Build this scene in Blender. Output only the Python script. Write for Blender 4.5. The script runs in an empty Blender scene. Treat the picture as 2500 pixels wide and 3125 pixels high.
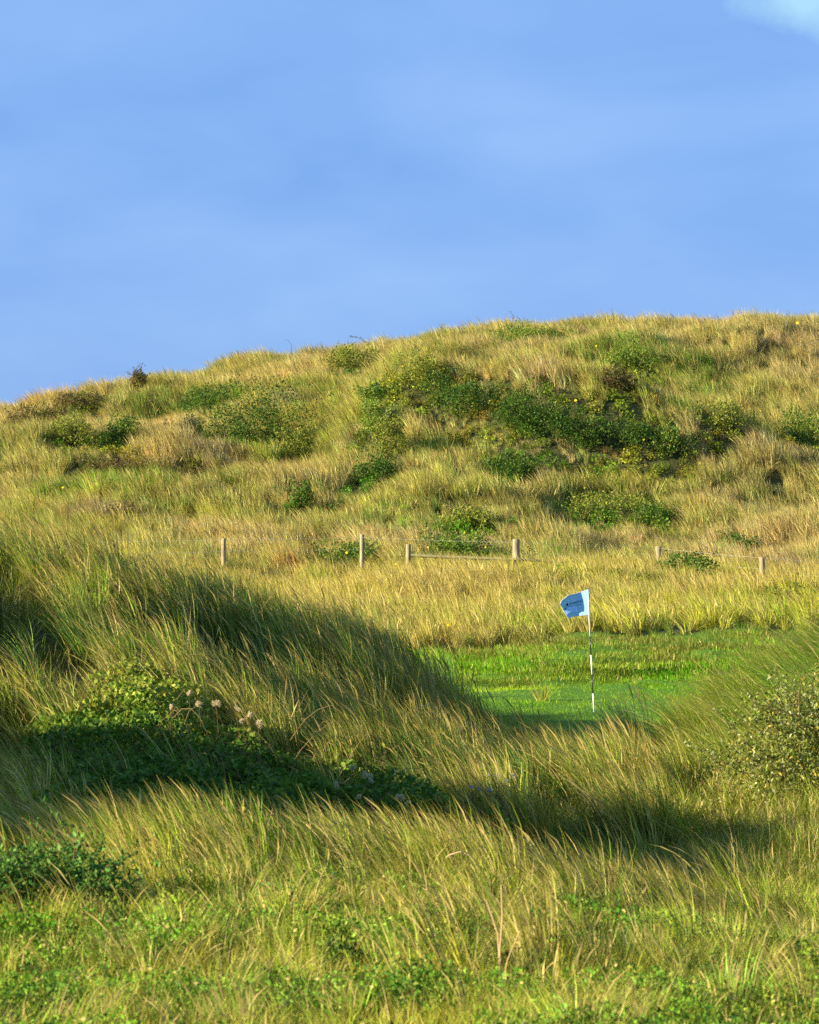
import bpy, bmesh, math, random
import numpy as np
from mathutils import Vector, Matrix, Euler

rng = np.random.default_rng(7)
random.seed(7)
SC = bpy.context.scene
COL = SC.collection
F = 8816.0                    # focal length in pixels of the 2500 x 3125 photograph

# ------------------------------------------------------------------ camera
cd = bpy.data.cameras.new('camera')
cam = bpy.data.objects.new('camera', cd)
COL.objects.link(cam)
cam.location = (0, 0, 0)
cam.rotation_euler = (math.radians(90), 0, 0)
cd.sensor_fit = 'VERTICAL'
cd.sensor_height = 36.0
cd.sensor_width = 28.8
cd.lens = 36.0 * F / 3125.0
cd.clip_start = 0.5
cd.clip_end = 6000
cd.dof.use_dof = True
cd.dof.focus_distance = 58.0
cd.dof.aperture_fstop = 7.1
SC.camera = cam

# ------------------------------------------------------------------ world, sun, exposure
SUN_EL = math.radians(17.0)
SUN_AZ = math.radians(253.0)          # clockwise from +Y: behind the camera, to the left
w = bpy.data.worlds.new("World")
SC.world = w
w.use_nodes = True
nt = w.node_tree
nt.nodes.clear()
def wn(t, **k):
    n = nt.nodes.new(t)
    for a, b in k.items():
        setattr(n, a, b)
    return n
sky = wn('ShaderNodeTexSky', sky_type='NISHITA')
sky.sun_disc = False
sky.sun_elevation = SUN_EL
sky.sun_rotation = SUN_AZ
sky.air_density = 1.0
sky.dust_density = 0.6
sky.ozone_density = 2.0
tc = wn('ShaderNodeTexCoord')
mp = wn('ShaderNodeMapping')
mp.inputs['Scale'].default_value = (2.2, 2.2, 5.5)
mp.inputs['Rotation'].default_value = (0, math.radians(24), 0)
nz = wn('ShaderNodeTexNoise')
nz.inputs['Scale'].default_value = 4.2
nz.inputs['Detail'].default_value = 5.0
nz.inputs['Roughness'].default_value = 0.5
nz.inputs['Distortion'].default_value = 0.3
cr = wn('ShaderNodeValToRGB')
cr.color_ramp.elements[0].position = 0.30
cr.color_ramp.elements[0].color = (0, 0, 0, 1)
cr.color_ramp.elements[1].position = 0.72
cr.color_ramp.elements[1].color = (1, 1, 1, 1)
tint = wn('ShaderNodeMix', data_type='RGBA', blend_type='MULTIPLY')
tint.inputs[0].default_value = 1.0
tint.inputs[7].default_value = (0.62, 0.66, 1.0, 1)
cl = wn('ShaderNodeMix', data_type='RGBA', blend_type='MIX')
cl.inputs[0].default_value = 0.85
veil = wn('ShaderNodeMix', data_type='RGBA', blend_type='MIX')
veil.inputs[6].default_value = (1.18, 2.45, 5.15, 1)
veil.inputs[7].default_value = (1.75, 3.1, 5.6, 1)
bg = wn('ShaderNodeBackground')
bg.inputs['Strength'].default_value = 0.060
wo = wn('ShaderNodeOutputWorld')
L = nt.links.new
L(tc.outputs['Generated'], mp.inputs['Vector'])
L(mp.outputs[0], nz.inputs['Vector'])
L(nz.outputs[0], cr.inputs[0])
L(cr.outputs[0], veil.inputs[0])
L(veil.outputs[2], cl.inputs[7])
L(sky.outputs[0], tint.inputs[6])
L(tint.outputs[2], cl.inputs[6])
# one brighter cloud edge, high up to the right
vd = wn('ShaderNodeVectorMath', operation='SUBTRACT')
vd.inputs[1].default_value = Vector((1215/8816, 1.0, 1560/8816)).normalized()
n2_ = wn('ShaderNodeTexNoise')
n2_.inputs['Scale'].default_value = 22
n2_.inputs['Detail'].default_value = 5
n2_.inputs['Roughness'].default_value = .6
sc_ = wn('ShaderNodeVectorMath', operation='MULTIPLY')
sc_.inputs[1].default_value = (1.0, 1.0, 1.9)
ln_ = wn('ShaderNodeVectorMath', operation='LENGTH')
ad_ = wn('ShaderNodeMath', operation='MULTIPLY_ADD')
ad_.inputs[1].default_value = -.052
mr_ = wn('ShaderNodeMapRange')
mr_.inputs[1].default_value = .000
mr_.inputs[2].default_value = -.022
mr_.inputs[3].default_value = 0
mr_.inputs[4].default_value = .9
br_ = wn('ShaderNodeMix', data_type='RGBA', blend_type='MIX')
br_.inputs[7].default_value = (2.6, 4.5, 5.7, 1)
L(tc.outputs['Generated'], vd.inputs[0]); L(vd.outputs[0], sc_.inputs[0]); L(sc_.outputs[0], ln_.inputs[0])
L(tc.outputs['Generated'], n2_.inputs['Vector'])
L(n2_.outputs[0], ad_.inputs[0]); L(ln_.outputs['Value'], ad_.inputs[2]); L(ad_.outputs[0], mr_.inputs[0])
L(mr_.outputs[0], br_.inputs[0]); L(cl.outputs[2], br_.inputs[6])
L(br_.outputs[2], bg.inputs['Color'])
L(bg.outputs[0], wo.inputs['Surface'])

sd = bpy.data.lights.new('sun', 'SUN')
sd.energy = 5.0
sd.angle = math.radians(0.5)
sd.color = (1.0, 0.86, 0.60)
sun = bpy.data.objects.new('sun', sd)
COL.objects.link(sun)
sdir = Vector((math.sin(SUN_AZ) * math.cos(SUN_EL), math.cos(SUN_AZ) * math.cos(SUN_EL), math.sin(SUN_EL)))
sun.rotation_euler = sdir.to_track_quat('Z', 'Y').to_euler()
sun.location = (0, 0, 60)

vs = SC.view_settings
vs.view_transform = 'Standard'
vs.look = 'None'
vs.gamma = 1.0
vs.use_curve_mapping = False
vs.exposure = 1.55
SC.cycles.max_bounces = 5
SC.cycles.diffuse_bounces = 3
SC.cycles.transmission_bounces = 3
SC.cycles.transparent_max_bounces = 4
SC.cycles.use_denoising = False

# ------------------------------------------------------------------ terrain heights
YK = np.array([0, 8, 14, 18, 21, 24, 27, 30, 33, 36, 40, 45, 52, 58, 62, 70, 80, 95, 110, 125, 140, 155, 200, 420.])
UK = np.array([-2600, -900, 0, 400, 800, 1250, 1600, 1900, 2200, 2500, 3400, 5000.])
ZK = np.array([
 # 0     8    14    18    21    24    27    30    33    36    40    45    52    58    62    70    80    95   110   125   140   155  200  420
 [-1.5,-1.8,-2.2,-2.1,-1.9,-1.6,-1.3,-1.1,-0.8,-0.6,-0.7,-1.2,-2.0,-2.4,-2.5,-2.2,-1.6, -.4, 1.5, 3.0, 3.2, 2.2, 0., -3.],
 [-1.6,-1.9,-2.5,-2.6,-2.6,-2.5,-2.4,-2.0,-1.3,-0.8,-0.8,-1.3,-2.1,-2.4,-2.5,-2.2,-1.6, -.4, 1.6, 3.4, 3.9, 3.0, .5, -3.],
 [-1.7,-2.1,-2.68,-2.83,-2.95,-2.98,-2.87,-2.45,-1.60,-.97,-1.0,-1.5,-2.2,-2.5,-2.5,-2.2,-1.6,-.40,1.78,3.95,4.80,4.0,1., -3.],
 [-1.7,-2.1,-2.68,-2.80,-2.78,-2.98,-2.90,-2.35,-1.78,-1.30,-1.35,-1.9,-2.5,-2.7,-2.6,-2.2,-1.7,-.30,2.03,4.86,6.10,5.2,2., -3.],
 [-1.7,-2.1,-2.68,-2.73,-2.66,-3.0,-3.02,-2.60,-2.08,-1.68,-1.8,-2.5,-3.0,-2.85,-2.6,-2.2,-1.75,-.30,2.15,5.28,7.26,6.6,3., -3.],
 [-1.7,-2.1,-2.68,-2.69,-2.66,-3.1,-3.2,-3.0,-2.57,-2.24,-2.4,-3.1,-3.15,-2.65,-2.5,-2.15,-1.75,-.30,2.40,5.70,8.38,8.0,4., -3.],
 [-1.7,-2.1,-2.70,-2.69,-2.76,-3.15,-3.25,-3.25,-3.15,-3.10,-3.17,-3.17,-3.0,-2.60,-2.45,-2.1,-1.75,-.35,2.40,5.85,9.09,8.9,5., -3.],
 [-1.7,-2.1,-2.70,-2.73,-2.95,-3.2,-3.25,-3.2,-3.18,-3.17,-3.17,-3.17,-2.95,-2.48,-2.4,-2.1,-1.97,-.50,2.28,5.85,9.17,9.0,5., -3.],
 [-1.7,-2.1,-2.75,-2.83,-3.11,-3.2,-3.20,-2.98,-2.80,-2.80,-2.9,-3.1,-2.9,-2.38,-2.3,-2.1,-2.06,-.60,2.15,5.85,9.17,9.0,5., -3.],
 [-1.7,-2.1,-2.80,-2.93,-3.18,-3.2,-2.95,-2.45,-2.15,-2.15,-2.35,-2.75,-2.8,-2.32,-2.25,-2.1,-2.06,-.60,2.10,5.80,9.05,8.9,5., -3.],
 [-1.7,-2.1,-2.80,-2.93,-3.1,-3.0,-2.3,-1.7,-1.4,-1.5,-1.7,-2.3,-2.6,-2.3,-2.2,-2.1,-2.0,-.6,2.0,5.4,8.4,8.2,4., -3.],
 [-1.7,-2.1,-2.80,-2.9,-2.9,-2.6,-2.0,-1.5,-1.3,-1.4,-1.6,-2.2,-2.5,-2.3,-2.2,-2.1,-2.0,-.8,1.5,4.4,6.4,6.2,3., -3.],
])

def hermite(xk, yk, x):
    """yk (..., n) along last axis, x (m,) -> (..., m), Catmull-Rom on uneven knots, damped"""
    x = np.clip(x, xk[0], xk[-1])
    d = np.diff(yk, axis=-1) / np.diff(xk)
    m = np.zeros_like(yk)
    a, b = d[..., :-1], d[..., 1:]
    mm = (a + b) / 2
    lim = 2.6 * np.minimum(abs(a), abs(b))
    mm = np.where(a * b <= 0, 0, np.clip(mm, -lim, lim))
    m[..., 1:-1] = mm
    m[..., 0] = d[..., 0]; m[..., -1] = d[..., -1]
    i = np.clip(np.searchsorted(xk, x, side='right') - 1, 0, len(xk) - 2)
    h = (xk[i + 1] - xk[i]); t = (x - xk[i]) / h
    h00 = 2*t**3 - 3*t**2 + 1; h10 = t**3 - 2*t**2 + t; h01 = -2*t**3 + 3*t**2; h11 = t**3 - t**2
    return h00*yk[..., i] + h10*h*m[..., i] + h01*yk[..., i+1] + h11*h*m[..., i+1]

YF = np.concatenate([np.arange(0, 60, .25), np.arange(60, 160, .5), np.arange(160, 421, 5.)])
UF = np.arange(-2600, 5001, 40.)
_tmp = hermite(YK, ZK, YF)                      # (nu, ny)
TAB = hermite(UK, _tmp.T, UF).T                 # (nuf, nyf)

def bil(u, y):
    u = np.clip(u, UF[0], UF[-1]); y = np.clip(y, 0, 420)
    iu = np.clip(((u - UF[0]) / 40).astype(int), 0, len(UF) - 2)
    fu = (u - UF[iu]) / 40
    iy = np.clip(np.searchsorted(YF, y, side='right') - 1, 0, len(YF) - 2)
    fy = (y - YF[iy]) / (YF[iy + 1] - YF[iy])
    return (TAB[iu, iy]*(1-fu)*(1-fy) + TAB[iu+1, iy]*fu*(1-fy) + TAB[iu, iy+1]*(1-fu)*fy + TAB[iu+1, iy+1]*fu*fy)

_perm = np.random.default_rng(3).random((256, 256))
def vnoise(x, y, s, seed=0):
    x = np.asarray(x, float) / s + 37.7 * seed; y = np.asarray(y, float) / s + 11.3 * seed
    xi = np.floor(x).astype(int); yi = np.floor(y).astype(int)
    fx = x - xi; fy = y - yi
    fx = fx*fx*(3-2*fx); fy = fy*fy*(3-2*fy)
    g = lambda a, b: _perm[a & 255, b & 255]
    return (g(xi, yi)*(1-fx)*(1-fy) + g(xi+1, yi)*fx*(1-fy) + g(xi, yi+1)*(1-fx)*fy + g(xi+1, yi+1)*fx*fy) * 2 - 1

def sstep(a, b, x):
    t = np.clip((x - a) / (b - a), 0, 1)
    return t*t*(3-2*t)

def upx(x, y):
    return 1250 + F * x / np.maximum(y, .01)

def green_mask(x, y):
    u = upx(x, y)
    e = 57.0 + 1.3 * vnoise(x, y, 3.0, 5) + .5 * vnoise(x, y, 1.0, 6)
    m = (1 - sstep(-.5, .5, y - e)) * sstep(36.5, 38.0, y + .5 * vnoise(x, y, 1.2, 8))
    m = m * sstep(1000, 1250, u)
    mound = sstep(-2.98, -2.78, bil(u, y)) * (1 - sstep(46, 50, y))
    return m * (1 - mound)

BUMPS = []                                       # x, y, sx, sy, rot, height
def bumps(x, y):
    z = 0.0
    for bx, by, sx, sy, r, h in BUMPS:
        c, s = math.cos(r), math.sin(r)
        dx, dy = x - bx, y - by
        p, q = (dx*c + dy*s) / sx, (-dx*s + dy*c) / sy
        z = z + h * np.exp(-.5 * (p*p + q*q))
    # unseen dune added out of frame on the left to shade the hollow
    hd = np.interp(y, [16.8, 18.3, 19.4, 22.0, 24.0, 27.0, 29.5, 32.5], [0, 1.5, 3.3, 3.6, 2.7, 1.35, .6, 0])
    z = z + hd * (1 + .16*vnoise(x, y, 1.7, 130)) * np.exp(-.5 * (((x + 13.5)/3.6)**2))
    return z

def H(x, y):
    x = np.asarray(x, float); y = np.asarray(y, float)
    z = bil(upx(x, np.maximum(y, 4.0)), np.maximum(y, 0))
    z = z + bumps(x, y)
    z = z - sstep(112, 128, y) * (.42 + .16 * (1 - sstep(300, 1300, upx(x, y))))
    far = sstep(58, 85, y)
    g = green_mask(x, y)
    amp = (.17 + .23 * far - .17 * sstep(108, 124, y)) * (1 - .95 * g)
    z = z + amp * vnoise(x, y, 4.5, 1) + amp * .5 * vnoise(x, y, 1.9, 2) + .04 * (1 - g) * vnoise(x, y, .7, 3)
    rough = sstep(48.5, 52, y) * (1 - sstep(57, 60, y))
    z = z + rough * (.13 * vnoise(x, y, 1.5, 4) + .06*vnoise(x, y, .6, 44))
    return z + .05 * g * vnoise(x, y, 3.5, 45) + .22*np.exp(-((x-2.9)/1.3)**2 - ((y-53.6)/.9)**2)

def hit(u, v, y0=10.0, y1=160.0, lift=0.0):
    """where the view line through (u, v) first meets the ground"""
    ys = np.arange(y0, y1, .1)
    xs = (u - 1250) / F * ys
    zs = (1562.5 - v) / F * ys
    h = H(xs, ys) + lift
    i = np.argmax(h >= zs)
    if not (h >= zs).any():
        i = np.argmax(h - zs)
    return float(xs[i]), float(ys[i]), float(h[i])

# hollows and spurs of the far dune, located on the base slope first
def P(u, v, y0=70):
    return hit(u, v, y0)[:2]
_b = []
for (u, v, sx, sy, r, h) in [
        (1480, 1385, 5.0, 2.6, -.45, 1.5), (1250, 1300, 3.2, 2.4, -.5, 1.1), (1750, 1450, 4.0, 2.4, -.35, .9),
        (1560, 1270, 6.0, 1.7, -.42, -1.2), (1850, 1340, 4.0, 1.6, -.4, -.9),
        (330, 1270, 2.6, 2.6, 0, .6), (500, 1290, 2.4, 2.4, 0, -.7),
        (760, 1260, 3.5, 2.5, 0, .5), (1010, 1330, 1.6, 4.0, 0, -.8),
        (1180, 1390, 1.4, 3.0, 0, .5), (1900, 1130, 3.0, 2.5, 0, .6), (2330, 1080, 2.5, 2.0, 0, .6),
        (150, 1420, 4.0, 2.0, 0, .5), (1100, 1560, 6.0, 2.0, 0, .35), (2150, 1500, 6.0, 2.5, .1, .6), (2200, 1300, 4, 2, 0, -.6)]:
    x, y = P(u, v)
    _b.append((x, y, sx, sy, r, h * 1.7))
BUMPS += _b
BUMPS += [          (-5.6, 33.5, 2.2, 2.0, 0, .35),
          (-1.2, 33.0, 1.4, 1.2, 0, -.25),
          ]

# ------------------------------------------------------------------ helpers
def tag(o, label=None, cat=None, group=None, kind=None):
    if label: o['label'] = label
    if cat: o['category'] = cat
    if group: o['group'] = group
    if kind: o['kind'] = kind
    return o

def thing(name, label, cat, loc, group=None, rz=0):
    o = bpy.data.objects.new(name, None)
    o.empty_display_size = .2
    COL.objects.link(o)
    o.location = loc
    o.rotation_euler = (0, 0, rz)
    return tag(o, label, cat, group)

def mesh_np(name, V, faces_idx, loops_per=None, mat=None, smooth=False, attrs=None):
    """V (n,3); faces_idx flat loop list; loops_per sizes"""
    me = bpy.data.meshes.new(name)
    V = np.asarray(V, np.float32)
    fi = np.asarray(faces_idx, np.int32).ravel()
    lp = np.asarray(loops_per, np.int32)
    me.vertices.add(len(V)); me.vertices.foreach_set('co', V.ravel())
    if not len(fi):
        lp = lp[:0]
    me.loops.add(len(fi)); me.loops.foreach_set('vertex_index', fi)
    me.polygons.add(len(lp))
    st = (np.cumsum(lp) - lp).astype(np.int32)
    me.polygons.foreach_set('loop_start', st)
    me.polygons.foreach_set('loop_total', lp)
    if smooth:
        me.polygons.foreach_set('use_smooth', np.ones(len(lp), bool))
    for an, (ty, arr) in (attrs or {}).items():
        a = me.attributes.new(an, ty, 'POINT')
        if ty == 'FLOAT_COLOR':
            arr = np.concatenate([arr, np.ones((len(arr), 1))], 1) if arr.shape[1] == 3 else arr
            a.data.foreach_set('color', np.asarray(arr, np.float32).ravel())
        elif ty == 'FLOAT_VECTOR':
            a.data.foreach_set('vector', np.asarray(arr, np.float32).ravel())
        else:
            a.data.foreach_set('value', np.asarray(arr, np.int32 if ty == 'INT' else np.float32).ravel())
    me.update(calc_edges=True)
    if mat: me.materials.append(mat)
    return me

def link(name, me, parent=None, loc=None):
    o = bpy.data.objects.new(name, me)
    COL.objects.link(o)
    if parent: o.parent = parent
    if loc is not None: o.location = loc
    return o

def newmat(name):
    m = bpy.data.materials.new(name)
    m.use_nodes = True
    n = m.node_tree
    n.nodes.clear()
    out = n.nodes.new('ShaderNodeOutputMaterial')
    return m, n, out

def N(n, t, **k):
    x = n.nodes.new(t)
    for a, b in k.items(): setattr(x, a, b)
    return x

def leafshader(n, out, color_socket, trans=.35, rough=.5, spec=.25, transmul=(1.25, 1.2, .6)):
    p = N(n, 'ShaderNodeBsdfPrincipled')
    p.inputs['Roughness'].default_value = rough
    p.inputs['Specular IOR Level'].default_value = spec
    t = N(n, 'ShaderNodeBsdfTranslucent')
    mu = N(n, 'ShaderNodeMix', data_type='RGBA', blend_type='MULTIPLY')
    mu.inputs[0].default_value = 1.0
    mu.inputs[7].default_value = (*transmul, 1)
    mx = N(n, 'ShaderNodeMixShader')
    mx.inputs[0].default_value = trans
    n.links.new(color_socket, p.inputs['Base Color'])
    n.links.new(color_socket, mu.inputs[6])
    n.links.new(mu.outputs[2], t.inputs['Color'])
    n.links.new(p.outputs[0], mx.inputs[1]); n.links.new(t.outputs[0], mx.inputs[2])
    n.links.new(mx.outputs[0], out.inputs['Surface'])

# grass blade: tint of the tuft, per-blade variation, dead blades straw, seed heads pale
def blade_material():
    m, n, out = newmat('grass_blade')
    ab = N(n, 'ShaderNodeAttribute', attribute_name='bl', attribute_type='GEOMETRY')
    at = N(n, 'ShaderNodeAttribute', attribute_name='tint', attribute_type='INSTANCER')
    ad = N(n, 'ShaderNodeAttribute', attribute_name='dry', attribute_type='INSTANCER')
    sep = N(n, 'ShaderNodeSeparateColor'); n.links.new(ab.outputs['Color'], sep.inputs[0])
    # brightness variation
    mr = N(n, 'ShaderNodeMapRange'); mr.inputs[3].default_value = .42; mr.inputs[4].default_value = 1.75
    n.links.new(sep.outputs[2], mr.inputs[0])
    v = N(n, 'ShaderNodeMix', data_type='RGBA', blend_type='MULTIPLY'); v.inputs[0].default_value = 1
    n.links.new(at.outputs['Color'], v.inputs[6]); n.links.new(mr.outputs[0], v.inputs[7])
    # dead ones
    lt = N(n, 'ShaderNodeMath', operation='LESS_THAN')
    n.links.new(sep.outputs[0], lt.inputs[0]); n.links.new(ad.outputs['Fac'], lt.inputs[1])
    st = N(n, 'ShaderNodeMix', data_type='RGBA', blend_type='MULTIPLY'); st.inputs[0].default_value = 1
    st.inputs[6].default_value = (.45, .375, .14, 1)
    n.links.new(mr.outputs[0], st.inputs[7])
    m1 = N(n, 'ShaderNodeMix', data_type='RGBA')
    n.links.new(lt.outputs[0], m1.inputs[0]); n.links.new(v.outputs[2], m1.inputs[6]); n.links.new(st.outputs[2], m1.inputs[7])
    # tips turn yellow-brown
    tr = N(n, 'ShaderNodeMapRange'); tr.inputs[1].default_value = .72; tr.inputs[2].default_value = 1.0
    tr.inputs[3].default_value = 0; tr.inputs[4].default_value = .4
    n.links.new(sep.outputs[1], tr.inputs[0])
    m2 = N(n, 'ShaderNodeMix', data_type='RGBA'); m2.inputs[7].default_value = (.44, .27, .06, 1)
    n.links.new(tr.outputs[0], m2.inputs[0]); n.links.new(m1.outputs[2], m2.inputs[6])
    leafshader(n, out, m2.outputs[2], trans=.34, rough=.6, spec=.05)
    return m
M_BLADE = blade_material()

def leaf_material(name, rough=.5, trans=.3, spec=.10):
    m, n, out = newmat(name)
    ab = N(n, 'ShaderNodeAttribute', attribute_name='col', attribute_type='GEOMETRY')
    leafshader(n, out, ab.outputs['Color'], trans=trans, rough=rough, spec=spec)
    return m
M_LEAF = leaf_material('leaf')
M_DRYLEAF = leaf_material('dry_stem', .8, .1, .1)
M_PETAL = leaf_material('petal', .7, .35, .1)

# ------------------------------------------------------------------ terrain sheet
def terrain_material():
    m, n, out = newmat('dune_soil')
    g = N(n, 'ShaderNodeAttribute', attribute_name='green', attribute_type='GEOMETRY')
    geo = N(n, 'ShaderNodeNewGeometry')
    n1 = N(n, 'ShaderNodeTexNoise'); n1.inputs['Scale'].default_value = 1.3; n1.inputs['Detail'].default_value = 8
    n2 = N(n, 'ShaderNodeTexNoise'); n2.inputs['Scale'].default_value = 14.; n2.inputs['Detail'].default_value = 6
    n.links.new(geo.outputs['Position'], n1.inputs['Vector']); n.links.new(geo.outputs['Position'], n2.inputs['Vector'])
    r1 = N(n, 'ShaderNodeValToRGB')
    e = r1.color_ramp.elements
    e[0].position = .35; e[0].color = (.035, .042, .012, 1)
    e[1].position = .65; e[1].color = (.075, .08, .025, 1)
    n.links.new(n1.outputs[0], r1.inputs[0])
    r2 = N(n, 'ShaderNodeValToRGB')
    e = r2.color_ramp.elements
    e[0].position = .3; e[0].color = (.05, .13, .010, 1)
    e[1].position = .7; e[1].color = (.10, .22, .018, 1)
    n.links.new(n2.outputs[0], r2.inputs[0])
    mx = N(n, 'ShaderNodeMix', data_type='RGBA')
    n.links.new(g.outputs['Fac'], mx.inputs[0]); n.links.new(r1.outputs[0], mx.inputs[6]); n.links.new(r2.outputs[0], mx.inputs[7])
    p = N(n, 'ShaderNodeBsdfPrincipled'); p.inputs['Roughness'].default_value = .95
    p.inputs['Specular IOR Level'].default_value = .1
    bp = N(n, 'ShaderNodeBump'); bp.inputs['Strength'].default_value = .6; bp.inputs['Distance'].default_value = .05
    n.links.new(n2.outputs[0], bp.inputs['Height']); n.links.new(bp.outputs[0], p.inputs['Normal'])
    n.links.new(mx.outputs[2], p.inputs['Base Color']); n.links.new(p.outputs[0], out.inputs['Surface'])
    return m

def build_terrain():
    # one polar sheet round the camera, fine inside the view
    th = np.concatenate([np.radians(np.arange(-180, -24, 6.)), np.radians(np.arange(-24, -11, .8)),
                         np.radians(np.arange(-11, 11, .055)), np.radians(np.arange(11, 24, .8)), np.radians(np.arange(24, 180, 6.))])
    r = np.concatenate([np.geomspace(.3, 12, 24)[:-1], np.arange(12, 60, .22), np.arange(60, 160, .5), np.geomspace(160, 4000, 26)])
    T, R = np.meshgrid(th, r, indexing='ij')
    X, Y = R * np.sin(T), R * np.cos(T)
    front = Y > 4
    far = sstep(300, 420, R)
    Z = H(np.where(front, X, np.clip(X, -1.2, 1.2)), np.maximum(Y, 4))
    back = 1 - sstep(-2, 6, Y)
    Z = Z * (1 - back) + back * (-1.9 + .5 * vnoise(X, Y, 30, 9) * sstep(5, 40, R))
    Z = Z * (1 - far) + far * -6
    nt_, nr = T.shape
    V = np.stack([X, Y, Z], -1).reshape(-1, 3)
    i, j = np.meshgrid(np.arange(nt_), np.arange(nr - 1), indexing='ij')
    i2 = (i + 1) % nt_
    a = i * nr + j; b = i * nr + j + 1; c = i2 * nr + j + 1; d = i2 * nr + j
    Fq = np.stack([a, b, c, d], -1).reshape(-1, 4)
    # centre cap
    V = np.vstack([V, [[0, 0, float(Z[:, 0].mean())]]])
    ci = len(V) - 1
    k = np.arange(nt_); k2 = (k + 1) % nt_
    Ft = np.stack([np.full(nt_, ci), k * nr, k2 * nr], -1)
    fl = np.concatenate([Fq.ravel(), Ft.ravel()])
    lp = np.concatenate([np.full(len(Fq), 4), np.full(len(Ft), 3)])
    gm = np.concatenate([np.where(front, green_mask(X, np.maximum(Y, 4)), 0).ravel(), [0]])
    me = mesh_np('dune_terrain', V, fl, lp, terrain_material(), True, {'green': ('FLOAT', gm)})
    o = link('dune_terrain', me)
    tag(o, kind='structure')
build_terrain()

def leaf_cloud(P_, size, colr, aspect=.55, up=.3, g=rng, fold=True):
    """one small folded leaf (two triangles) at each point"""
    n = len(P_)
    d = g.normal(0, 1, (n, 3)); d[:, 2] += up; d /= np.linalg.norm(d, axis=1)[:, None]
    e = g.normal(0, 1, (n, 3)); e -= (e*d).sum(1)[:, None]*d; e /= np.linalg.norm(e, axis=1)[:, None]
    nn = np.cross(d, e)
    s = size * g.uniform(.55, 1.3, n)[:, None]
    a = P_ - d*s*.5
    b = P_ + d*s*.5
    l = P_ + e*s*aspect*.5 + nn*s*.10
    r = P_ - e*s*aspect*.5 + nn*s*.10
    V = np.stack([a, l, b, r], 1).reshape(-1, 3)
    i = np.arange(n) * 4
    Fi = np.stack([i, i+1, i+2, i, i+2, i+3], -1).ravel()
    C = np.repeat(colr, 4, axis=0)
    return V, Fi, np.full(2*n, 3), C

# ------------------------------------------------------------------ grass prototypes
def tuft_mesh(name, nb, h, spread, width, lean, segs, seed, tilt=.28, heads=.0, hvar=.5, droop=.25, leandir=(-1, -.15)):
    g = np.random.default_rng(seed)
    a = g.uniform(0, 2*np.pi, nb); rr = spread * np.sqrt(g.random(nb))
    base = np.stack([rr*np.cos(a), rr*np.sin(a), np.full(nb, -.05)], 1)
    Ln = h * (1 - hvar * g.random(nb)**1.2)
    ph = a + g.normal(0, .8, nb)
    th = np.abs(g.normal(0, tilt, nb)) + .05
    d = np.stack([np.cos(ph)*np.sin(th), np.sin(ph)*np.sin(th), np.cos(th)], 1)
    d[:, 0] += leandir[0]*lean*.45; d[:, 1] += leandir[1]*lean*.45
    wv = np.array([leandir[0], leandir[1], 0.]) * lean
    k = g.uniform(.4, 1.5, nb)[:, None]
    wd = g.uniform(0, np.pi, nb)
    side0 = np.stack([np.cos(wd), np.sin(wd), np.zeros(nb)], 1)
    ishead = g.random(nb) < heads
    W = width * g.uniform(.6, 1.3, nb)
    p = base.copy(); rings = []; tt = []
    for s in range(segs + 1):
        t = s / segs
        rings.append(p.copy()); tt.append(t)
        d = d + (wv * k * t * 1.1 + np.array([0, 0, -droop]) * k * t * t) * (3.0 / segs)
        d /= np.linalg.norm(d, axis=1)[:, None]
        p = p + d * (Ln / segs)[:, None]
    V = []; BL = []
    r0, r1 = g.random(nb), g.random(nb)
    for s, (q, t) in enumerate(zip(rings, tt)):
        wprof = W * (1 - t**1.8) * (1 if s else .7)
        wprof = np.where(ishead, W * (.45 if t < .74 else (1.7 if t < .95 else .2)), wprof)
        side = side0 - 0
        V.append(q - side * wprof[:, None] * .5); V.append(q + side * wprof[:, None] * .5)
        g_ = np.full(nb, t)
        rr0 = np.where(ishead, 0.0 if t > .6 else .02, r0)
        for _ in range(2):
            BL.append(np.stack([rr0, np.minimum(g_, .8 if False else 1.0), r1], 1))
    nring = segs + 1
    V = np.stack(V, 0)                      # (2*nring, nb, 3)
    BL = np.stack(BL, 0)
    idx = np.arange(2 * nring * nb).reshape(2 * nring, nb)
    fs = []
    for s in range(segs):
        fs.append(np.stack([idx[2*s], idx[2*s+1], idx[2*s+3], idx[2*s+2]], -1))
    fs = np.concatenate(fs).ravel()
    return mesh_np(name, V.reshape(-1, 3), fs, np.full(len(fs)//4, 4), M_BLADE, False, {'bl': ('FLOAT_COLOR', BL.reshape(-1, 3))})

def proto_collection(name, meshes):
    c = bpy.data.collections.new(name)
    for i, me in enumerate(meshes):
        o = bpy.data.objects.new(f"{name}_{i:02d}", me)
        c.objects.link(o)
    return c

C_TALL = proto_collection('tall_marram', [tuft_mesh('tall_marram', 56, 1.0, .12, .0135, .50, 6, 100+i, tilt=.22, heads=.05 + .05*(i % 3)) for i in range(7)])
C_SWEPT = proto_collection('swept_marram', [tuft_mesh('swept_marram', 64, 1.15, .15, .010, .95, 7, 140+i, tilt=.2, heads=.04, droop=.35) for i in range(5)])
C_FAR = proto_collection('far_marram', [tuft_mesh('far_marram', 44, .98, .16, .019, .42, 5, 200+i, tilt=.34, heads=.10*(i % 3)) for i in range(7)])
C_TUS = proto_collection('tussock', [tuft_mesh('tussock', 70, .6, .10, .014, .22, 4, 240+i, tilt=.5, heads=.05, droop=.5) for i in range(4)])
C_SHORT = proto_collection('short_grass', [tuft_mesh('short_grass', 80, .34, .26, .008, .35, 4, 260+i, tilt=.5, heads=.03, droop=.5) for i in range(5)])
C_BOLD = proto_collection('bold_marram', [tuft_mesh('bold_marram', 34, 1.2, .09, .016, .55, 7, 320+i, tilt=.22, heads=.10, droop=.4) for i in range(5)])
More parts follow.
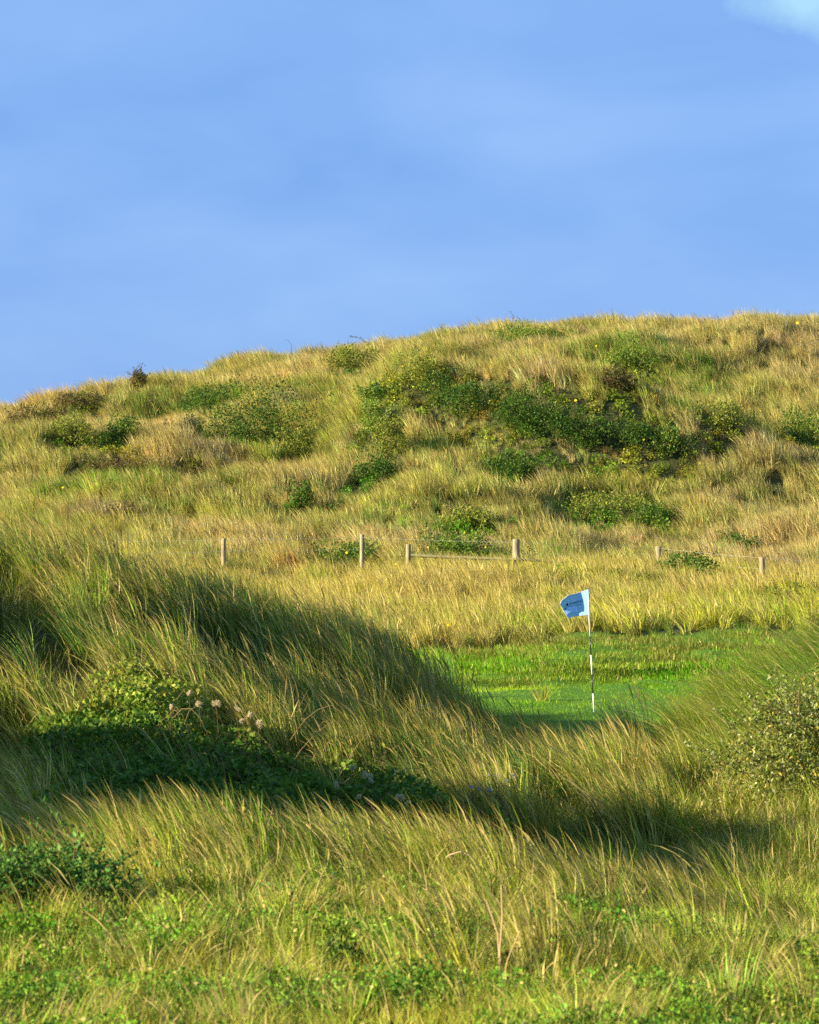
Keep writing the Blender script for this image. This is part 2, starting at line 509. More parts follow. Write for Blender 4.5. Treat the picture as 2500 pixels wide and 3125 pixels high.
def sprig_mesh(name, n, r, h, size, seed):
    g = np.random.default_rng(seed)
    d = g.normal(0, 1, (n, 3)); d[:, 2] = abs(d[:, 2]); d /= np.linalg.norm(d, axis=1)[:, None]
    P_ = d * (g.random(n)**.4)[:, None] * np.array([r, r, h])
    r0 = g.random(n)*.9 + .08; r1 = g.random(n)
    V, Fi, lp, C = leaf_cloud(P_, size, np.stack([r0, np.full(n, .5), r1], 1), .62, .15, g)
    return mesh_np(name, V, Fi, lp, M_BLADE, False, {'bl': ('FLOAT_COLOR', C)})
C_SPRIG = proto_collection('leafy_sprig', [sprig_mesh('leafy_sprig', 110, .34, .42, .085, 400+i) for i in range(4)])
C_HERB = proto_collection('leafy_herb', [sprig_mesh('leafy_herb', 260, .17, .24, .025, 420+i) for i in range(4)])
C_TURF = proto_collection('turf', [tuft_mesh('turf', 420, .05, .38, .005, .2, 2, 280+i, tilt=.6, heads=0, hvar=.7) for i in range(4)])

def make_gn(name, coll):
    g = bpy.data.node_groups.new(name, 'GeometryNodeTree')
    g.interface.new_socket('Geometry', in_out='INPUT', socket_type='NodeSocketGeometry')
    g.interface.new_socket('Geometry', in_out='OUTPUT', socket_type='NodeSocketGeometry')
    gi = g.nodes.new('NodeGroupInput'); go = g.nodes.new('NodeGroupOutput')
    ci = g.nodes.new('GeometryNodeCollectionInfo')
    ci.inputs['Collection'].default_value = coll
    ci.inputs['Separate Children'].default_value = True
    ci.inputs['Reset Children'].default_value = True
    iop = g.nodes.new('GeometryNodeInstanceOnPoints')
    iop.inputs['Pick Instance'].default_value = True
    def attr(nm, ty):
        a = g.nodes.new('GeometryNodeInputNamedAttribute'); a.data_type = ty
        a.inputs['Name'].default_value = nm
        return a
    ar, as_, ai = attr('rot', 'FLOAT_VECTOR'), attr('scl', 'FLOAT'), attr('idx', 'INT')
    e2r = g.nodes.new('FunctionNodeEulerToRotation')
    lk = g.links.new
    lk(gi.outputs[0], iop.inputs['Points'])
    lk(ci.outputs[0], iop.inputs['Instance'])
    lk(ai.outputs['Attribute'], iop.inputs['Instance Index'])
    lk(ar.outputs['Attribute'], e2r.inputs[0]); lk(e2r.outputs[0], iop.inputs['Rotation'])
    lk(as_.outputs['Attribute'], iop.inputs['Scale'])
    lk(iop.outputs[0], go.inputs[0])
    return g

def scatter(name, label, cat, coll, xy, scl, rotz, tint_, dry, tiltxy=.12, zoff=0.0):
    n = len(xy)
    z = H(xy[:, 0], xy[:, 1]) + zoff
    V = np.column_stack([xy, z])
    rot = np.column_stack([rng.normal(0, tiltxy, n), rng.normal(0, tiltxy, n), rotz])
    idx = rng.integers(0, len(coll.objects), n)
    me = mesh_np(name, V, [], [], None, False, {'rot': ('FLOAT_VECTOR', rot), 'scl': ('FLOAT', scl), 'idx': ('INT', idx),
                 'tint': ('FLOAT_COLOR', tint_), 'dry': ('FLOAT', dry)})
    me.materials.append(M_BLADE)
    o = link(name, me)
    md = o.modifiers.new('scatter', 'NODES')
    md.node_group = make_gn('scatter_' + name, coll)
    tag(o, label, cat, kind='stuff')
    return o

def sample(n, y0, y1, dens=None, k=.165, m=2.5, left=None, r=rng):
    """uniform points over the ground seen by the camera plus a margin"""
    y = np.sqrt(r.uniform(y0**2, y1**2, n)) if left is None else r.uniform(y0, y1, n)
    hw = k * y + m
    lo = -hw if left is None else np.full(n, left)
    x = r.uniform(0, 1, n) * (hw - lo) + lo
    p = np.column_stack([x, y])
    if dens is not None:
        p = p[r.random(n) < dens(p[:, 0], p[:, 1])]
    return p

def mixc(a, b, t):
    return a[None] * (1 - t[:, None]) + b[None] * t[:, None] if a.ndim == 1 else a * (1 - t[:, None]) + (b if b.ndim > 1 else b[None]) * t[:, None]

c_ = lambda *v: np.array(v, float)
STRAW = c_(.44, .375, .10)
YELLOW = c_(.29, .315, .035)
GREEN = c_(.075, .18, .015)
BLUEG = c_(.105, .21, .045)
OLIVE = c_(.155, .21, .025)
PURPL = c_(.31, .25, .16)
RUST = c_(.28, .13, .04)

def jitter(t, s=.12):
    return np.clip(t * (1 + rng.normal(0, s, (len(t), 1))) * (1 + rng.normal(0, s*.4, t.shape)), .005, .8)

# patches of leafy scrub, kept clear of grass: (x, y, rx, ry)
CLEAR = []
def clearance(x, y):
    d = np.ones_like(x)
    for bx, by, rx, ry in CLEAR:
        q = ((x-bx)/rx)**2 + ((y-by)/ry)**2
        d = np.minimum(d, np.where(q < 1, .8, 1))
    return d
def shortening(x, y):
    d = np.ones_like(x)
    for bx, by, rx, ry in CLEAR:
        q = ((x-bx)/rx)**2 + ((y-by)/ry)**2
        d = np.minimum(d, .38 + .62*sstep(.6, 1.3, q))
    return d

# ------------------------------------------------------------------ leafy plants
def tube_mesh(paths, rads, sides=4, cols=None):
    """joined tubes following polylines"""
    V = []; Fi = []; C = []
    off = 0
    for k, (p, r) in enumerate(zip(paths, rads)):
        p = np.asarray(p, float); m = len(p)
        t = np.gradient(p, axis=0); t /= np.linalg.norm(t, axis=1)[:, None] + 1e-9
        ref = np.array([0.3, 1, .2]); ref /= np.linalg.norm(ref)
        u = np.cross(t, ref); u /= np.linalg.norm(u, axis=1)[:, None] + 1e-9
        v = np.cross(t, u)
        rr = np.asarray(r, float) * np.ones(m)
        for j in range(sides):
            a = 2*np.pi*j/sides
            V.append(p + (u*math.cos(a) + v*math.sin(a)) * rr[:, None])
            if cols is not None: C.append(np.repeat(np.asarray(cols[k])[None], m, 0))
        idx = off + np.arange(sides*m).reshape(sides, m)
        for j in range(sides):
            j2 = (j+1) % sides
            Fi.append(np.stack([idx[j, :-1], idx[j2, :-1], idx[j2, 1:], idx[j, 1:]], -1).reshape(-1, 4))
        off += sides*m
    V = np.concatenate(V); Fi = np.concatenate(Fi)
    return V, Fi.ravel(), np.full(len(Fi), 4), (np.concatenate(C) if C else None)

def bush(name, label, cat, loc, rx, ry, rz, nleaf, size, pal, group=None, lobes=9, seed=0, up=.5, stems=10, palw=None, aspect=.55, sink=.25, shoots=0, slen=.3, rag=-.35):
    g = np.random.default_rng(1000 + seed)
    root = thing(name, label, cat, loc, group)
    root.rotation_euler = (0, 0, 0)
    # lobes inside an ellipsoid, leaves near the surface of the lobes
    ang = g.uniform(0, 2*np.pi, lobes); rad = np.sqrt(g.random(lobes))*.72
    lc = np.stack([np.cos(ang)*rad*rx, np.sin(ang)*rad*ry, (g.random(lobes)*.8 - sink) * rz * (1 - rad*.5) + rz*.22], 1)
    lr = g.uniform(.28, .52, lobes)
    k = g.integers(0, lobes, nleaf)
    d = g.normal(0, 1, (nleaf, 3)); d /= np.linalg.norm(d, axis=1)[:, None]
    shell = g.uniform(.45, 1.08, nleaf)**.6
    Pp = lc[k] + d * shell[:, None] * lr[k][:, None] * np.array([rx, ry, rz])[None]
    # clumpiness
    cl_ = vnoise(Pp[:, 0] + Pp[:, 2]*1.3, Pp[:, 1] - Pp[:, 2]*.7, max(rx, ry)*.16, seed+2)
    keep = (cl_ > rag) | (g.random(nleaf) < .15)
    spath = []
    if shoots:
        ks = g.integers(0, lobes, shoots)
        dd = g.normal(0, 1, (shoots, 3)) * [1, 1, .5] + [-.25, 0, .9]; dd /= np.linalg.norm(dd, axis=1)[:, None]
        b0 = lc[ks] + dd * lr[ks][:, None] * np.array([rx, ry, rz]) * g.uniform(.5, .95, (shoots, 1))
        ll = slen * g.uniform(.4, 1.3, shoots)
        m_ = max(8, int(slen / size * 3.2))
        tt_ = np.tile(np.linspace(0, 1, m_), (shoots, 1))
        bend = g.normal(0, .35, (shoots, 3)); bend[:, 2] = -abs(bend[:, 2])*.5
        Q = b0[:, None] + (dd[:, None]*tt_[..., None] + bend[:, None]*(tt_**2)[..., None]) * ll[:, None, None]
        spath = list(Q[:, ::max(1, m_//4)])
        Q = Q.reshape(-1, 3) + g.normal(0, size*.45, (shoots*m_, 3))
        Pp = np.concatenate([Pp, Q]); keep = np.concatenate([keep, np.ones(len(Q), bool)])
    gx, gy = Pp[:, 0] + loc[0], Pp[:, 1] + loc[1]
    keep &= (Pp[:, 2] + loc[2]) > H(gx, gy) - .02
    Pp = Pp[keep]; nn = len(Pp)
    pal = np.array(pal, float)
    ci = g.choice(len(pal), nn, p=palw)
    colr = pal[ci] * g.uniform(.65, 1.35, nn)[:, None]
    V, Fi, lp, C = leaf_cloud(Pp, size, colr, aspect, up, g)
    me = mesh_np('foliage', V, Fi, lp, M_LEAF, False, {'col': ('FLOAT_COLOR', C)})
    fo = link('foliage', me, root); fo['kind'] = 'stuff'
    if stems:
        paths = []; rads = []; cols = []
        for s in range(stems):
            q = lc[g.integers(0, lobes)] + g.normal(0, .25, 3) * np.array([rx, ry, rz])
            b = np.array([q[0]*.35, q[1]*.35, 0.]); b[2] = float(H(b[0]+loc[0], b[1]+loc[1])) - loc[2] - .05
            mid = (b + q)/2 + g.normal(0, .06, 3)*rz; tipp = q + (q-b)*.25 + g.normal(0, .05, 3)*rz
            paths.append([b, mid, q, tipp]); rr = size*.22
            rads.append(np.array([1, .8, .5, .2])*rr); cols.append(c_(.13, .09, .05)*g.uniform(.7, 1.5))
        for q_ in spath:
            paths.append(q_); rads.append(np.linspace(size*.08, size*.03, len(q_))); cols.append(c_(.16, .13, .05))
        V, Fi, lp, C = tube_mesh(paths, rads, 4, cols)
        link('twigs', mesh_np('twigs', V, Fi, lp, M_DRYLEAF, True, {'col': ('FLOAT_COLOR', C)}), root)['kind'] = 'stuff'
    return root

DD = [(.022, .065, .008), (.04, .10, .014), (.06, .13, .02), (.11, .17, .028)]  # dense dark leaves; for the gully shrubs some shade is in the colour too
DG = [(.03, .085, .010), (.06, .14, .018), (.09, .18, .025), (.16, .23, .035)]
MG = [(.06, .14, .018), (.11, .20, .025), (.18, .26, .04), (.24, .27, .05)]
YG = [(.14, .18, .025), (.22, .26, .04), (.32, .32, .06), (.11, .17, .025)]
GY = [(.12, .13, .06), (.18, .18, .09), (.22, .20, .12), (.09, .10, .05)]
BR = [(.10, .10, .03), (.16, .09, .04), (.07, .10, .02), (.20, .15, .06)]

# far-dune scrub: u, v of the centre, half width and half height in photo pixels, palette, name and label
HILL = [
 (225, 1330, 95, 42, YG, 'shrub', 'bright yellow-green low shrub on the left shoulder of the far dune', 'shrub'),
 (345, 1345, 70, 40, DG, 'shrub', 'small dark green shrub at the foot of the bright yellow-green one', 'shrub'),
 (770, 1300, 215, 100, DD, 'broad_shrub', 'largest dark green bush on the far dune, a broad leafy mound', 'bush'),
 (620, 1250, 70, 40, DG, 'shrub', 'light green shrub at the upper left edge of the largest bush', 'shrub'),
 (560, 1330, 62, 40, GY, 'grey_shrub', 'grey-green feathery shrub left of the largest dark bush', 'shrub'),
 (900, 1380, 55, 40, YG, 'shrub', 'olive shrub under the right end of the largest dark bush', 'shrub'),
 (1165, 1290, 85, 40, MG, 'shrub', 'mid green shrub topping the narrow column of scrub', 'shrub'),
 (1200, 1365, 50, 55, YG, 'shrub', 'yellowish upright shrub in the middle of the narrow scrub column', 'shrub'),
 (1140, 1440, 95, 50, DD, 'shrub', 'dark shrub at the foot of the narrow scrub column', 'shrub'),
 (1310, 1160, 75, 45, YG, 'shrub', 'pale leafy shrub at the upper end of the diagonal dark gully', 'shrub'),
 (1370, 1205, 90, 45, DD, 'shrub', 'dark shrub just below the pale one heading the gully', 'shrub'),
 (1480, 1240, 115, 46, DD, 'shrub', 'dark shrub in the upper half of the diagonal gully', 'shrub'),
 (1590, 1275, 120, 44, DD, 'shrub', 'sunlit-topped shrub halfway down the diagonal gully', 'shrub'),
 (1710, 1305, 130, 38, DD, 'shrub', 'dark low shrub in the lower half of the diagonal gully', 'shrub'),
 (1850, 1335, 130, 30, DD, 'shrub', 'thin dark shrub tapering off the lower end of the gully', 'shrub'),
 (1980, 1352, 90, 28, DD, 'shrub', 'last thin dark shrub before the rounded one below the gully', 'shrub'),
 (2060, 1372, 62, 36, MG, 'shrub', 'rounded mid green shrub beyond the low end of the gully', 'shrub'),
 (1930, 1105, 85, 40, MG, 'shrub', 'green shrub high on the dune below the tufted skyline', 'shrub'),
 (1900, 1180, 60, 30, BR, 'shrub', 'brownish scrub patch under the high green shrub', 'shrub'),
 (1640, 1042, 130, 26, MG, 'shrub', 'long green bramble shrub on the skyline near the top of the dune', 'shrub'),
 (1080, 1112, 80, 26, YG, 'shrub', 'light green low shrub just under the middle skyline', 'shrub'),
 (1170, 1205, 75, 16, DG, 'shrub', 'thin dark streak of scrub left of the gully head', 'shrub'),
 (428, 1172, 30, 20, BR, 'skyline_bush', 'small round bush standing alone against the sky', 'bush'),
 (2200, 1285, 85, 36, YG, 'shrub', 'wide olive scrub patch right of the gully', 'shrub'),
 (2450, 1330, 90, 55, MG, 'shrub', 'wide leafy scrub patch at the right edge of the far dune', 'shrub'),
 (350, 1455, 150, 26, BR, 'bramble_patch', 'brownish low bramble patch on the left terrace of the dune', 'bramble'),
 (590, 1475, 130, 26, BR, 'bramble_patch', 'tangled bramble patch right of the brownish one', 'bramble'),
 (120, 1285, 110, 22, BR, 'bramble_patch', 'reddish brown bramble strip near the left skyline', 'bramble'),
 (240, 1240, 90, 16, BR, 'bramble_patch', 'thin reddish bramble strip touching the left skyline', 'bramble'),
 (920, 1545, 36, 32, DG, 'shrub', 'small dark shrub alone above the plain fence post', 'shrub'),
 (1570, 1450, 90, 30, DG, 'shrub', 'shaded shrub under the right side of the sunlit spur', 'shrub'),
 (1850, 1555, 190, 26, YG, 'bramble_patch', 'long low bramble patch above the right part of the fence', 'bramble'),
 (2010, 1590, 80, 20, DG, 'shrub', 'dark patch at the lower right of the long bramble patch', 'shrub'),
 (1440, 1600, 90, 20, YG, 'shrub', 'low leafy shrub above the thickest fence post', 'shrub'),
 (1060, 1705, 120, 22, MG, 'shrub', 'leafy shrub growing behind the plain fence post', 'shrub'),
 (1400, 1690, 130, 22, MG, 'shrub', 'leafy shrub growing behind the wooden rail', 'shrub'),
 (2245, 1690, 95, 22, DG, 'shrub', 'dark shrub under the wire left of the right-hand post', 'shrub'),
 (2100, 1755, 85, 26, DG, 'shrub', 'dark bramble on the bank above the flag', 'shrub'),
 (1600, 1748, 60, 12, DG, 'shrub', 'small dark tuft of scrub under the thickest fence post', 'shrub'),
 (2400, 1850, 70, 16, YG, 'shrub', 'low olive scrub at the right top of the bank behind the green', 'shrub'),
 (400, 1600, 90, 24, BR, 'bramble_patch', 'brown bramble patch behind the left grass ridge', 'bramble'),
]
def build_hill_scrub():
    for i, (u, v, hw, hh, pal, nm, lab, cat) in enumerate(HILL):
        y0 = 59 if v > 1600 else 70
        x, y, z = hit(u, v + hh*.75, y0)
        ppm = F / y
        rx = hw/ppm; rz = hh*2.3/ppm + .25; ry = min(rx, .8 + rx*.45)
        n = int(min(8000, 420 * (rx*2) * (rz*1.6 + .8)) + 500)
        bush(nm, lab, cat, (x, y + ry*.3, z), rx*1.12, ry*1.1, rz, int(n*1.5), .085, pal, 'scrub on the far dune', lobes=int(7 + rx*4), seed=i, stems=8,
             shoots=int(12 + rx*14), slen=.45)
        CLEAR.append((x, y - .5, rx*1.0, ry + .9))
build_hill_scrub()
for u_, v_, y_ in ((1270, 1750, 77.3), (1400, 1750, 77.3), (1530, 1750, 77.3), (1600, 1740, 77.3), (1105, 1745, 79.3), (2326, 1790, 75.9)):
    CLEAR.append(((u_ - 1250)/F*y_, y_, .9, 1.3))

# ------------------------------------------------------------------ bramble bank and bushes near the camera
SHADEBANK = dict(u0=-350, u1=1150)
def bank_mask(x, y):
    u = upx(x, y)
    top = 30.9 - .0010 * np.clip(u, -300, 1500) + .5*vnoise(x, y, 1.4, 20)
    lo = 24.6 + .5*vnoise(x, y, 1.5, 21)
    m = sstep(-.2, .2, y - lo) * (1 - sstep(-.15, .15, y - top))
    return m * sstep(60, 260, u + 60*vnoise(x, y, 1., 22)) * (1 - sstep(1150, 1650, u))

def build_bank():
    root = thing('bramble_thicket', 'long bramble thicket with seed heads in the hollow between the two left grass ridges', 'bramble',
                 (-2.3, 29.0, float(H(-2.3, 29.0))))
    g = np.random.default_rng(77)
    n = 95000
    x = g.uniform(-5.2, 1.7, n); y = g.uniform(23.8, 31.8, n)
    k = g.random(n) < bank_mask(x, y) * (1 - .45*sstep(700, 1400, upx(x, y)))
    x, y = x[k], y[k]
    th = .42 + .26*vnoise(x, y, .9, 30) + .12*vnoise(x, y, .35, 31)
    z = H(x, y) + th * g.random(len(x))**.35 + .02
    cl_ = vnoise(x*1.0 + z*2, y + z, .3, 33)
    k = cl_ > -.45
    x, y, z = x[k], y[k], z[k]
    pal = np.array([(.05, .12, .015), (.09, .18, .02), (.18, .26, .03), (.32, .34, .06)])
    # leaves along the top are yellower and paler, sunlight put into their colour
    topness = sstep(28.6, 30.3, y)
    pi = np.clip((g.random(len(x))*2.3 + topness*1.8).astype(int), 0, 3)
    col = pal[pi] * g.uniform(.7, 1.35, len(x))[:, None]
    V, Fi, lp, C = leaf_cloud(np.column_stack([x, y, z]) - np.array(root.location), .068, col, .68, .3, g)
    link('foliage', mesh_np('foliage', V, Fi, lp, M_LEAF, False, {'col': ('FLOAT_COLOR', C)}), root)['kind'] = 'stuff'
    paths = []; rads = []; cols = []
    for s in range(90):
        bx, by = g.uniform(-4.6, .6), g.uniform(26, 31.3)
        if bank_mask(np.array([bx]), np.array([by]))[0] < .5: continue
        bz = float(H(bx, by)); a = g.uniform(0, 6.28); ln = g.uniform(.5, 1.1)
        pts = []
        for t in np.linspace(0, 1, 7):
            pts.append([bx + math.cos(a)*ln*t, by + math.sin(a)*ln*t*.6, bz + .1 + .55*math.sin(t*2.6)*g.uniform(.9, 1.1)])
        paths.append(np.array(pts) - np.array(root.location)); rads.append(np.linspace(.005, .0018, 7)); cols.append(c_(.17, .12, .05)*g.uniform(.6, 1.5))
    V, Fi, lp, C = tube_mesh(paths, rads, 4, cols)
    link('stems', mesh_np('stems', V, Fi, lp, M_DRYLEAF, True, {'col': ('FLOAT_COLOR', C)}), root)['kind'] = 'stuff'
build_bank()

x, y, z = hit(140, 2850, 14)
CLEAR.append((x, y - .9, .9, 1.5))
bush('leafy_bush', 'fresh green leafy bush in the lower left corner among tall grass', 'bush', (x, y, z), .62, .5, .52, 11000, .042,
     [(.05, .15, .025), (.09, .22, .035), (.15, .29, .055), (.04, .10, .015)], lobes=16, seed=300, stems=16, shoots=200, slen=.34, rag=.05)
x, y, z = hit(2450, 2430, 24)
bush('willow_bush', 'olive green small-leaved willow bush on the right mound at the picture edge', 'bush', (x + .12, y + .1, z), 1.25, .9, .95, 12000, .045,
     [(.11, .16, .025), (.17, .22, .04), (.26, .29, .06), (.34, .37, .19), (.40, .30, .05)], lobes=20, seed=301, stems=26, shoots=420, slen=.42, rag=-.05,
     palw=[.3, .3, .2, .14, .06], aspect=.45)
CLEAR.append((x + .2, y - .9, 1.1, 1.9))
x, y, z = hit(210, 2480, 17)
bush('feathery_bush', 'feathery yellow-green bushy plant behind the lower left bush', 'bush', (x, y, z), .26, .3, .34, 3500, .022,
     [(.14, .15, .03), (.20, .19, .05), (.22, .14, .04)], lobes=8, seed=302, stems=10)
for k, (u, v, hw, hh) in enumerate([(2330, 2800, 150, 60), (2440, 2960, 110, 90), (1000, 2960, 170, 80), (1290, 2890, 150, 60), (1560, 2980, 140, 80)]):
    x, y, z = hit(u, v + hh*.4, 12)
    lab = ['leafy herb clump under the dark right-hand hollow', 'dark green leafy clump at the right edge near the bottom',
           'shaded leafy clump at the bottom left of centre', 'low leafy clump between grass blades at the bottom centre',
           'leafy clump round the forked dry stem'][k]
    bush('leafy_clump', lab, 'plant', (x, y, z - .03), hw*y/F, hw*y/F*.9, hh*y/F*1.5, 3200, .042, [(.04, .10, .02), (.07, .15, .025), (.11, .20, .035), (.17, .10, .03)],
         'leafy clumps in the foreground', lobes=9, seed=310+k, stems=5, palw=[.35, .35, .25, .05])

# ------------------------------------------------------------------ grass
def dens_near(x, y):
    u = upx(x, y)
    ridge = np.exp(-((y - (21.6 - .0002*(u-1250) + .5*vnoise(x, y, 1.8, 40))) / 1.25)**2)
    d = .05 + .95 * ridge * (.12 + .88*sstep(-.35, .25, vnoise(x, y, .55, 41)))
    # hollow is sparser
    d = np.where(y > 23.3, .30, d)
    left = (u < 330) & (y < 20.5)
    d = np.where(left, d*.25, d)
    d = d * (1 - .88*bank_mask(x, y))
    return d * clearance(x, y)

def build_grass():
    # near ridge and hollow
    p = sample(9000, 15.5, 27.5, dens_near, left=-6.0, m=1.5)
    n = len(p); nz_ = vnoise(p[:, 0], p[:, 1], 1.6, 50)
    t = mixc(OLIVE*1.25, YELLOW, np.clip(.5 + nz_, 0, 1)); t = mixc(t, GREEN*1.4, np.clip(.2 + vnoise(p[:, 0], p[:, 1], .9, 51), 0, 1)*.8)
    scatter('near_marram_grass', 'tall yellow-green marram grass on the nearest ridge', 'grass', C_TALL, p, rng.uniform(.42, .85, n) * (1 - .5*sstep(22.8, 23.8, p[:, 1])*sstep(150, 500, upx(p[:, 0], p[:, 1]))) * (1 - .3*sstep(1700, 2300, upx(p[:, 0], p[:, 1]))) * shortening(p[:, 0], p[:, 1]),
            rng.normal(0, .55, n), jitter(t, .3), np.clip(.24 + .35*nz_, .03, .8))
    yy = rng.uniform(18, 31, 2600); xx = rng.uniform(-18, -8, 2600); n = len(yy)  # grass on the added unseen dune, breaks up the edge of its shadow
    scatter('shade_dune_grass', 'marram grass on the unseen dune added left of the hollow for shade', 'grass', C_TALL, np.column_stack([xx, yy]), rng.uniform(.6, 1.0, n),
            rng.normal(0, .5, n), jitter(np.repeat(OLIVE[None]*1.2, n, 0), .25), np.full(n, .3))
    # ridge on the left and saddle behind the hollow
    def dm(x, y):
        u = upx(x, y)
        g = green_mask(x, y)
        d = (1 - .90*bank_mask(x, y)) * (1 - g*.98) * clearance(x, y)
        d = d * np.where((y > 43) & (u < 1200), .35, 1)
        return d * (.08 + .92*sstep(-.2, .3, vnoise(x, y, .8, 60))) * np.where(u > 2050, .5, 1)
    p = sample(13500, 27.0, 57.0, dm, left=-11.0, m=2.0)
    u = upx(p[:, 0], p[:, 1])
    n = len(p); nz_ = vnoise(p[:, 0], p[:, 1], 2.2, 61)
    t = mixc(BLUEG, OLIVE*1.2, np.clip(.45 + .8*nz_, 0, 1)); t = mixc(t, YELLOW*.95, np.clip(vnoise(p[:, 0], p[:, 1], 1.0, 62), 0, 1)*.6)
    hs = (.78 + .4*sstep(-.2, .5, vnoise(p[:, 0], p[:, 1], .8, 60))) * shortening(p[:, 0], p[:, 1]) * rng.uniform(.6, 1.0, n) * np.where((u > 1500) & (u < 2100) & (p[:, 1] > 33), .5, 1.0)
    k = u < 2050
    scatter('ridge_marram_grass', 'windswept blue-green marram grass on the middle ridge left of the green', 'grass', C_TALL, p[k], hs[k],
            rng.normal(0, .5, k.sum()), jitter(t[k], .28), np.clip(.15 + .3*nz_[k] + rng.normal(0, .12, k.sum()), .02, .8))
    k = ~k & (p[:, 1] < 47)
    t2 = mixc(GREEN*1.35, YELLOW, np.clip(.5 + .7*nz_[k], 0, 1))
    scatter('mound_marram_grass', 'long marram grass combed flat to the left on the right-hand mound', 'grass', C_SWEPT, p[k], hs[k]*.92,
            rng.normal(0, .3, k.sum()), jitter(t2), np.clip(.22 + .2*nz_[k], .05, .6))
    # bank behind the green
    def db(x, y):
        return (1 - green_mask(x, y)) * (.6 + .4*sstep(-.5, .3, vnoise(x, y, 1.5, 70))) * clearance(x, y)
    p = sample(9000, 55.5, 82, db)
    n = len(p); nz_ = vnoise(p[:, 0], p[:, 1], 2.5, 71)
    t = mixc(YELLOW*1.15, STRAW*.95, np.clip(.4 + .9*nz_, 0, 1)); t = mixc(t, GREEN*1.2, np.clip(vnoise(p[:, 0], p[:, 1], 1.3, 72) - .1, 0, 1)*.8)
    k = rng.random(n) < .45
    scatter('bank_tussock_grass', 'straw-coloured tussock grass on the bank behind the green', 'grass', C_TUS, p[k], rng.uniform(.6, 1.15, k.sum()) * shortening(p[k, 0], p[k, 1]),
            rng.uniform(-3.14, 3.14, k.sum()), jitter(t[k]), np.clip(.4 + .2*nz_[k], .1, .8))
    k = ~k
    scatter('bank_tall_grass', 'yellow grass leaning left on the bank below the fence', 'grass', C_FAR, p[k], rng.uniform(.55, .95, k.sum()) * shortening(p[k, 0], p[k, 1]),
            rng.normal(0, .6, k.sum()), jitter(t[k]), np.clip(.35 + .2*nz_[k], .1, .8))
    # far dune
    def dh(x, y):
        return (.58 + .42*sstep(-.35, .25, vnoise(x, y, 1.5, 80))) * clearance(x, y)
    p = sample(52000, 80, 150, dh)
    n = len(p)
    n1 = vnoise(p[:, 0], p[:, 1], 6.0, 81); n2 = vnoise(p[:, 0], p[:, 1], 3.0, 82); n3 = vnoise(p[:, 0], p[:, 1], 1.3, 83); n4 = vnoise(p[:, 0], p[:, 1], 4.0, 84)
    t = mixc(c_(.28, .31, .065), c_(.43, .385, .17), np.clip(.55 + .8*n1, 0, 1))
    t = mixc(t, PURPL, np.clip(n2 - .05, 0, 1)*1.2)
    t = mixc(t, OLIVE*.9, np.clip(n3, 0, 1)*.95)
    t = mixc(t, GREEN*1.2, np.clip(n4 - .25, 0, 1)*1.3)
    t = mixc(t, RUST*1.5, np.clip(vnoise(p[:, 0], p[:, 1], 2.2, 85) - .72, 0, 1)*2.5)
    scatter('dune_marram_grass', 'straw and yellow-green marram grass covering the far dune', 'grass', C_FAR, p, shortening(p[:, 0], p[:, 1]) * rng.uniform(.55, 1.15, n) * (.72 + .45*sstep(-.5, .6, vnoise(p[:, 0], p[:, 1], 1.5, 80))),
            rng.normal(0, .7, n), jitter(t, .28), np.clip(.34 + .25*n1, .05, .7), tiltxy=.16)
    # larger single-looking tufts with bold arching blades
    def dbold(x, y):
        u = upx(x, y)
        ridge = np.exp(-((y - 21.7) / 1.3)**2) * (1 - .5*sstep(1800, 2300, u)) * sstep(300, 500, u)
        mid = sstep(30.0, 31.5, y) * (1 - sstep(40, 42, y)) * (1 - green_mask(x, y)) * (1 - sstep(1900, 2100, u))
        return (ridge*.9 + mid*1.0 + .05*(y < 28) * sstep(300, 500, u)) * (1 - bank_mask(x, y)) * sstep(-.3, .2, vnoise(x, y, .7, 140)) * clearance(x, y)
    p = sample(5500, 17, 42, dbold, left=-8, m=1.5)
    n = len(p); nearer = (p[:, 1] < 25)[:, None]
    t = np.where(nearer, mixc(YELLOW*1.15, GREEN*1.5, rng.random(n)), mixc(BLUEG*1.2, YELLOW*1.0, rng.random(n)**1.6))
    scatter('bold_marram_grass', 'tallest arching blades of marram standing out on the ridges', 'grass', C_BOLD, p, rng.uniform(.55, .95, n) * np.where(nearer[:, 0], .8, 1),
            rng.normal(0, .5, n), jitter(t, .2), rng.uniform(0, .6, n))
    # leafy undergrowth that joins the shrubs of the far dune
    def dl(x, y):
        a = np.zeros_like(x)
        for bx, by, rx, ry in CLEAR:
            a = np.maximum(a, 1 - sstep(.7, 1.7, np.sqrt(((x-bx)/rx)**2 + ((y-by)/ry)**2)))
        return np.clip(.75*a + .42*sstep(.3, .65, vnoise(x, y, 3.4, 150) + .4*vnoise(x, y, 1.1, 151)), 0, 1)
    p = sample(15000, 62, 146, dl)
    n = len(p)
    t = mixc(GREEN*.9, YELLOW*.75, np.clip(.35 + .8*vnoise(p[:, 0], p[:, 1], 2.5, 152), 0, 1))
    t = mixc(t, RUST*.6, np.clip(vnoise(p[:, 0], p[:, 1], 3., 153) - .3, 0, 1))
    scatter('leafy_undergrowth', 'low leafy undergrowth spreading between the shrubs of the far dune', 'undergrowth', C_SPRIG, p, rng.uniform(.5, 1.2, n),
            rng.uniform(-3, 3, n), jitter(t, .25), np.full(n, .07))
    def dhb(x, y):
        return sstep(-.35, .3, vnoise(x, y, .8, 110) + .4*vnoise(x, y, .3, 111) + .25*sstep(1300, 1900, upx(x, y))) * (1 - sstep(19.2, 20.8, y))
    p = sample(5200, 12.8, 21, dhb, left=-3.8, m=.8)
    n = len(p)
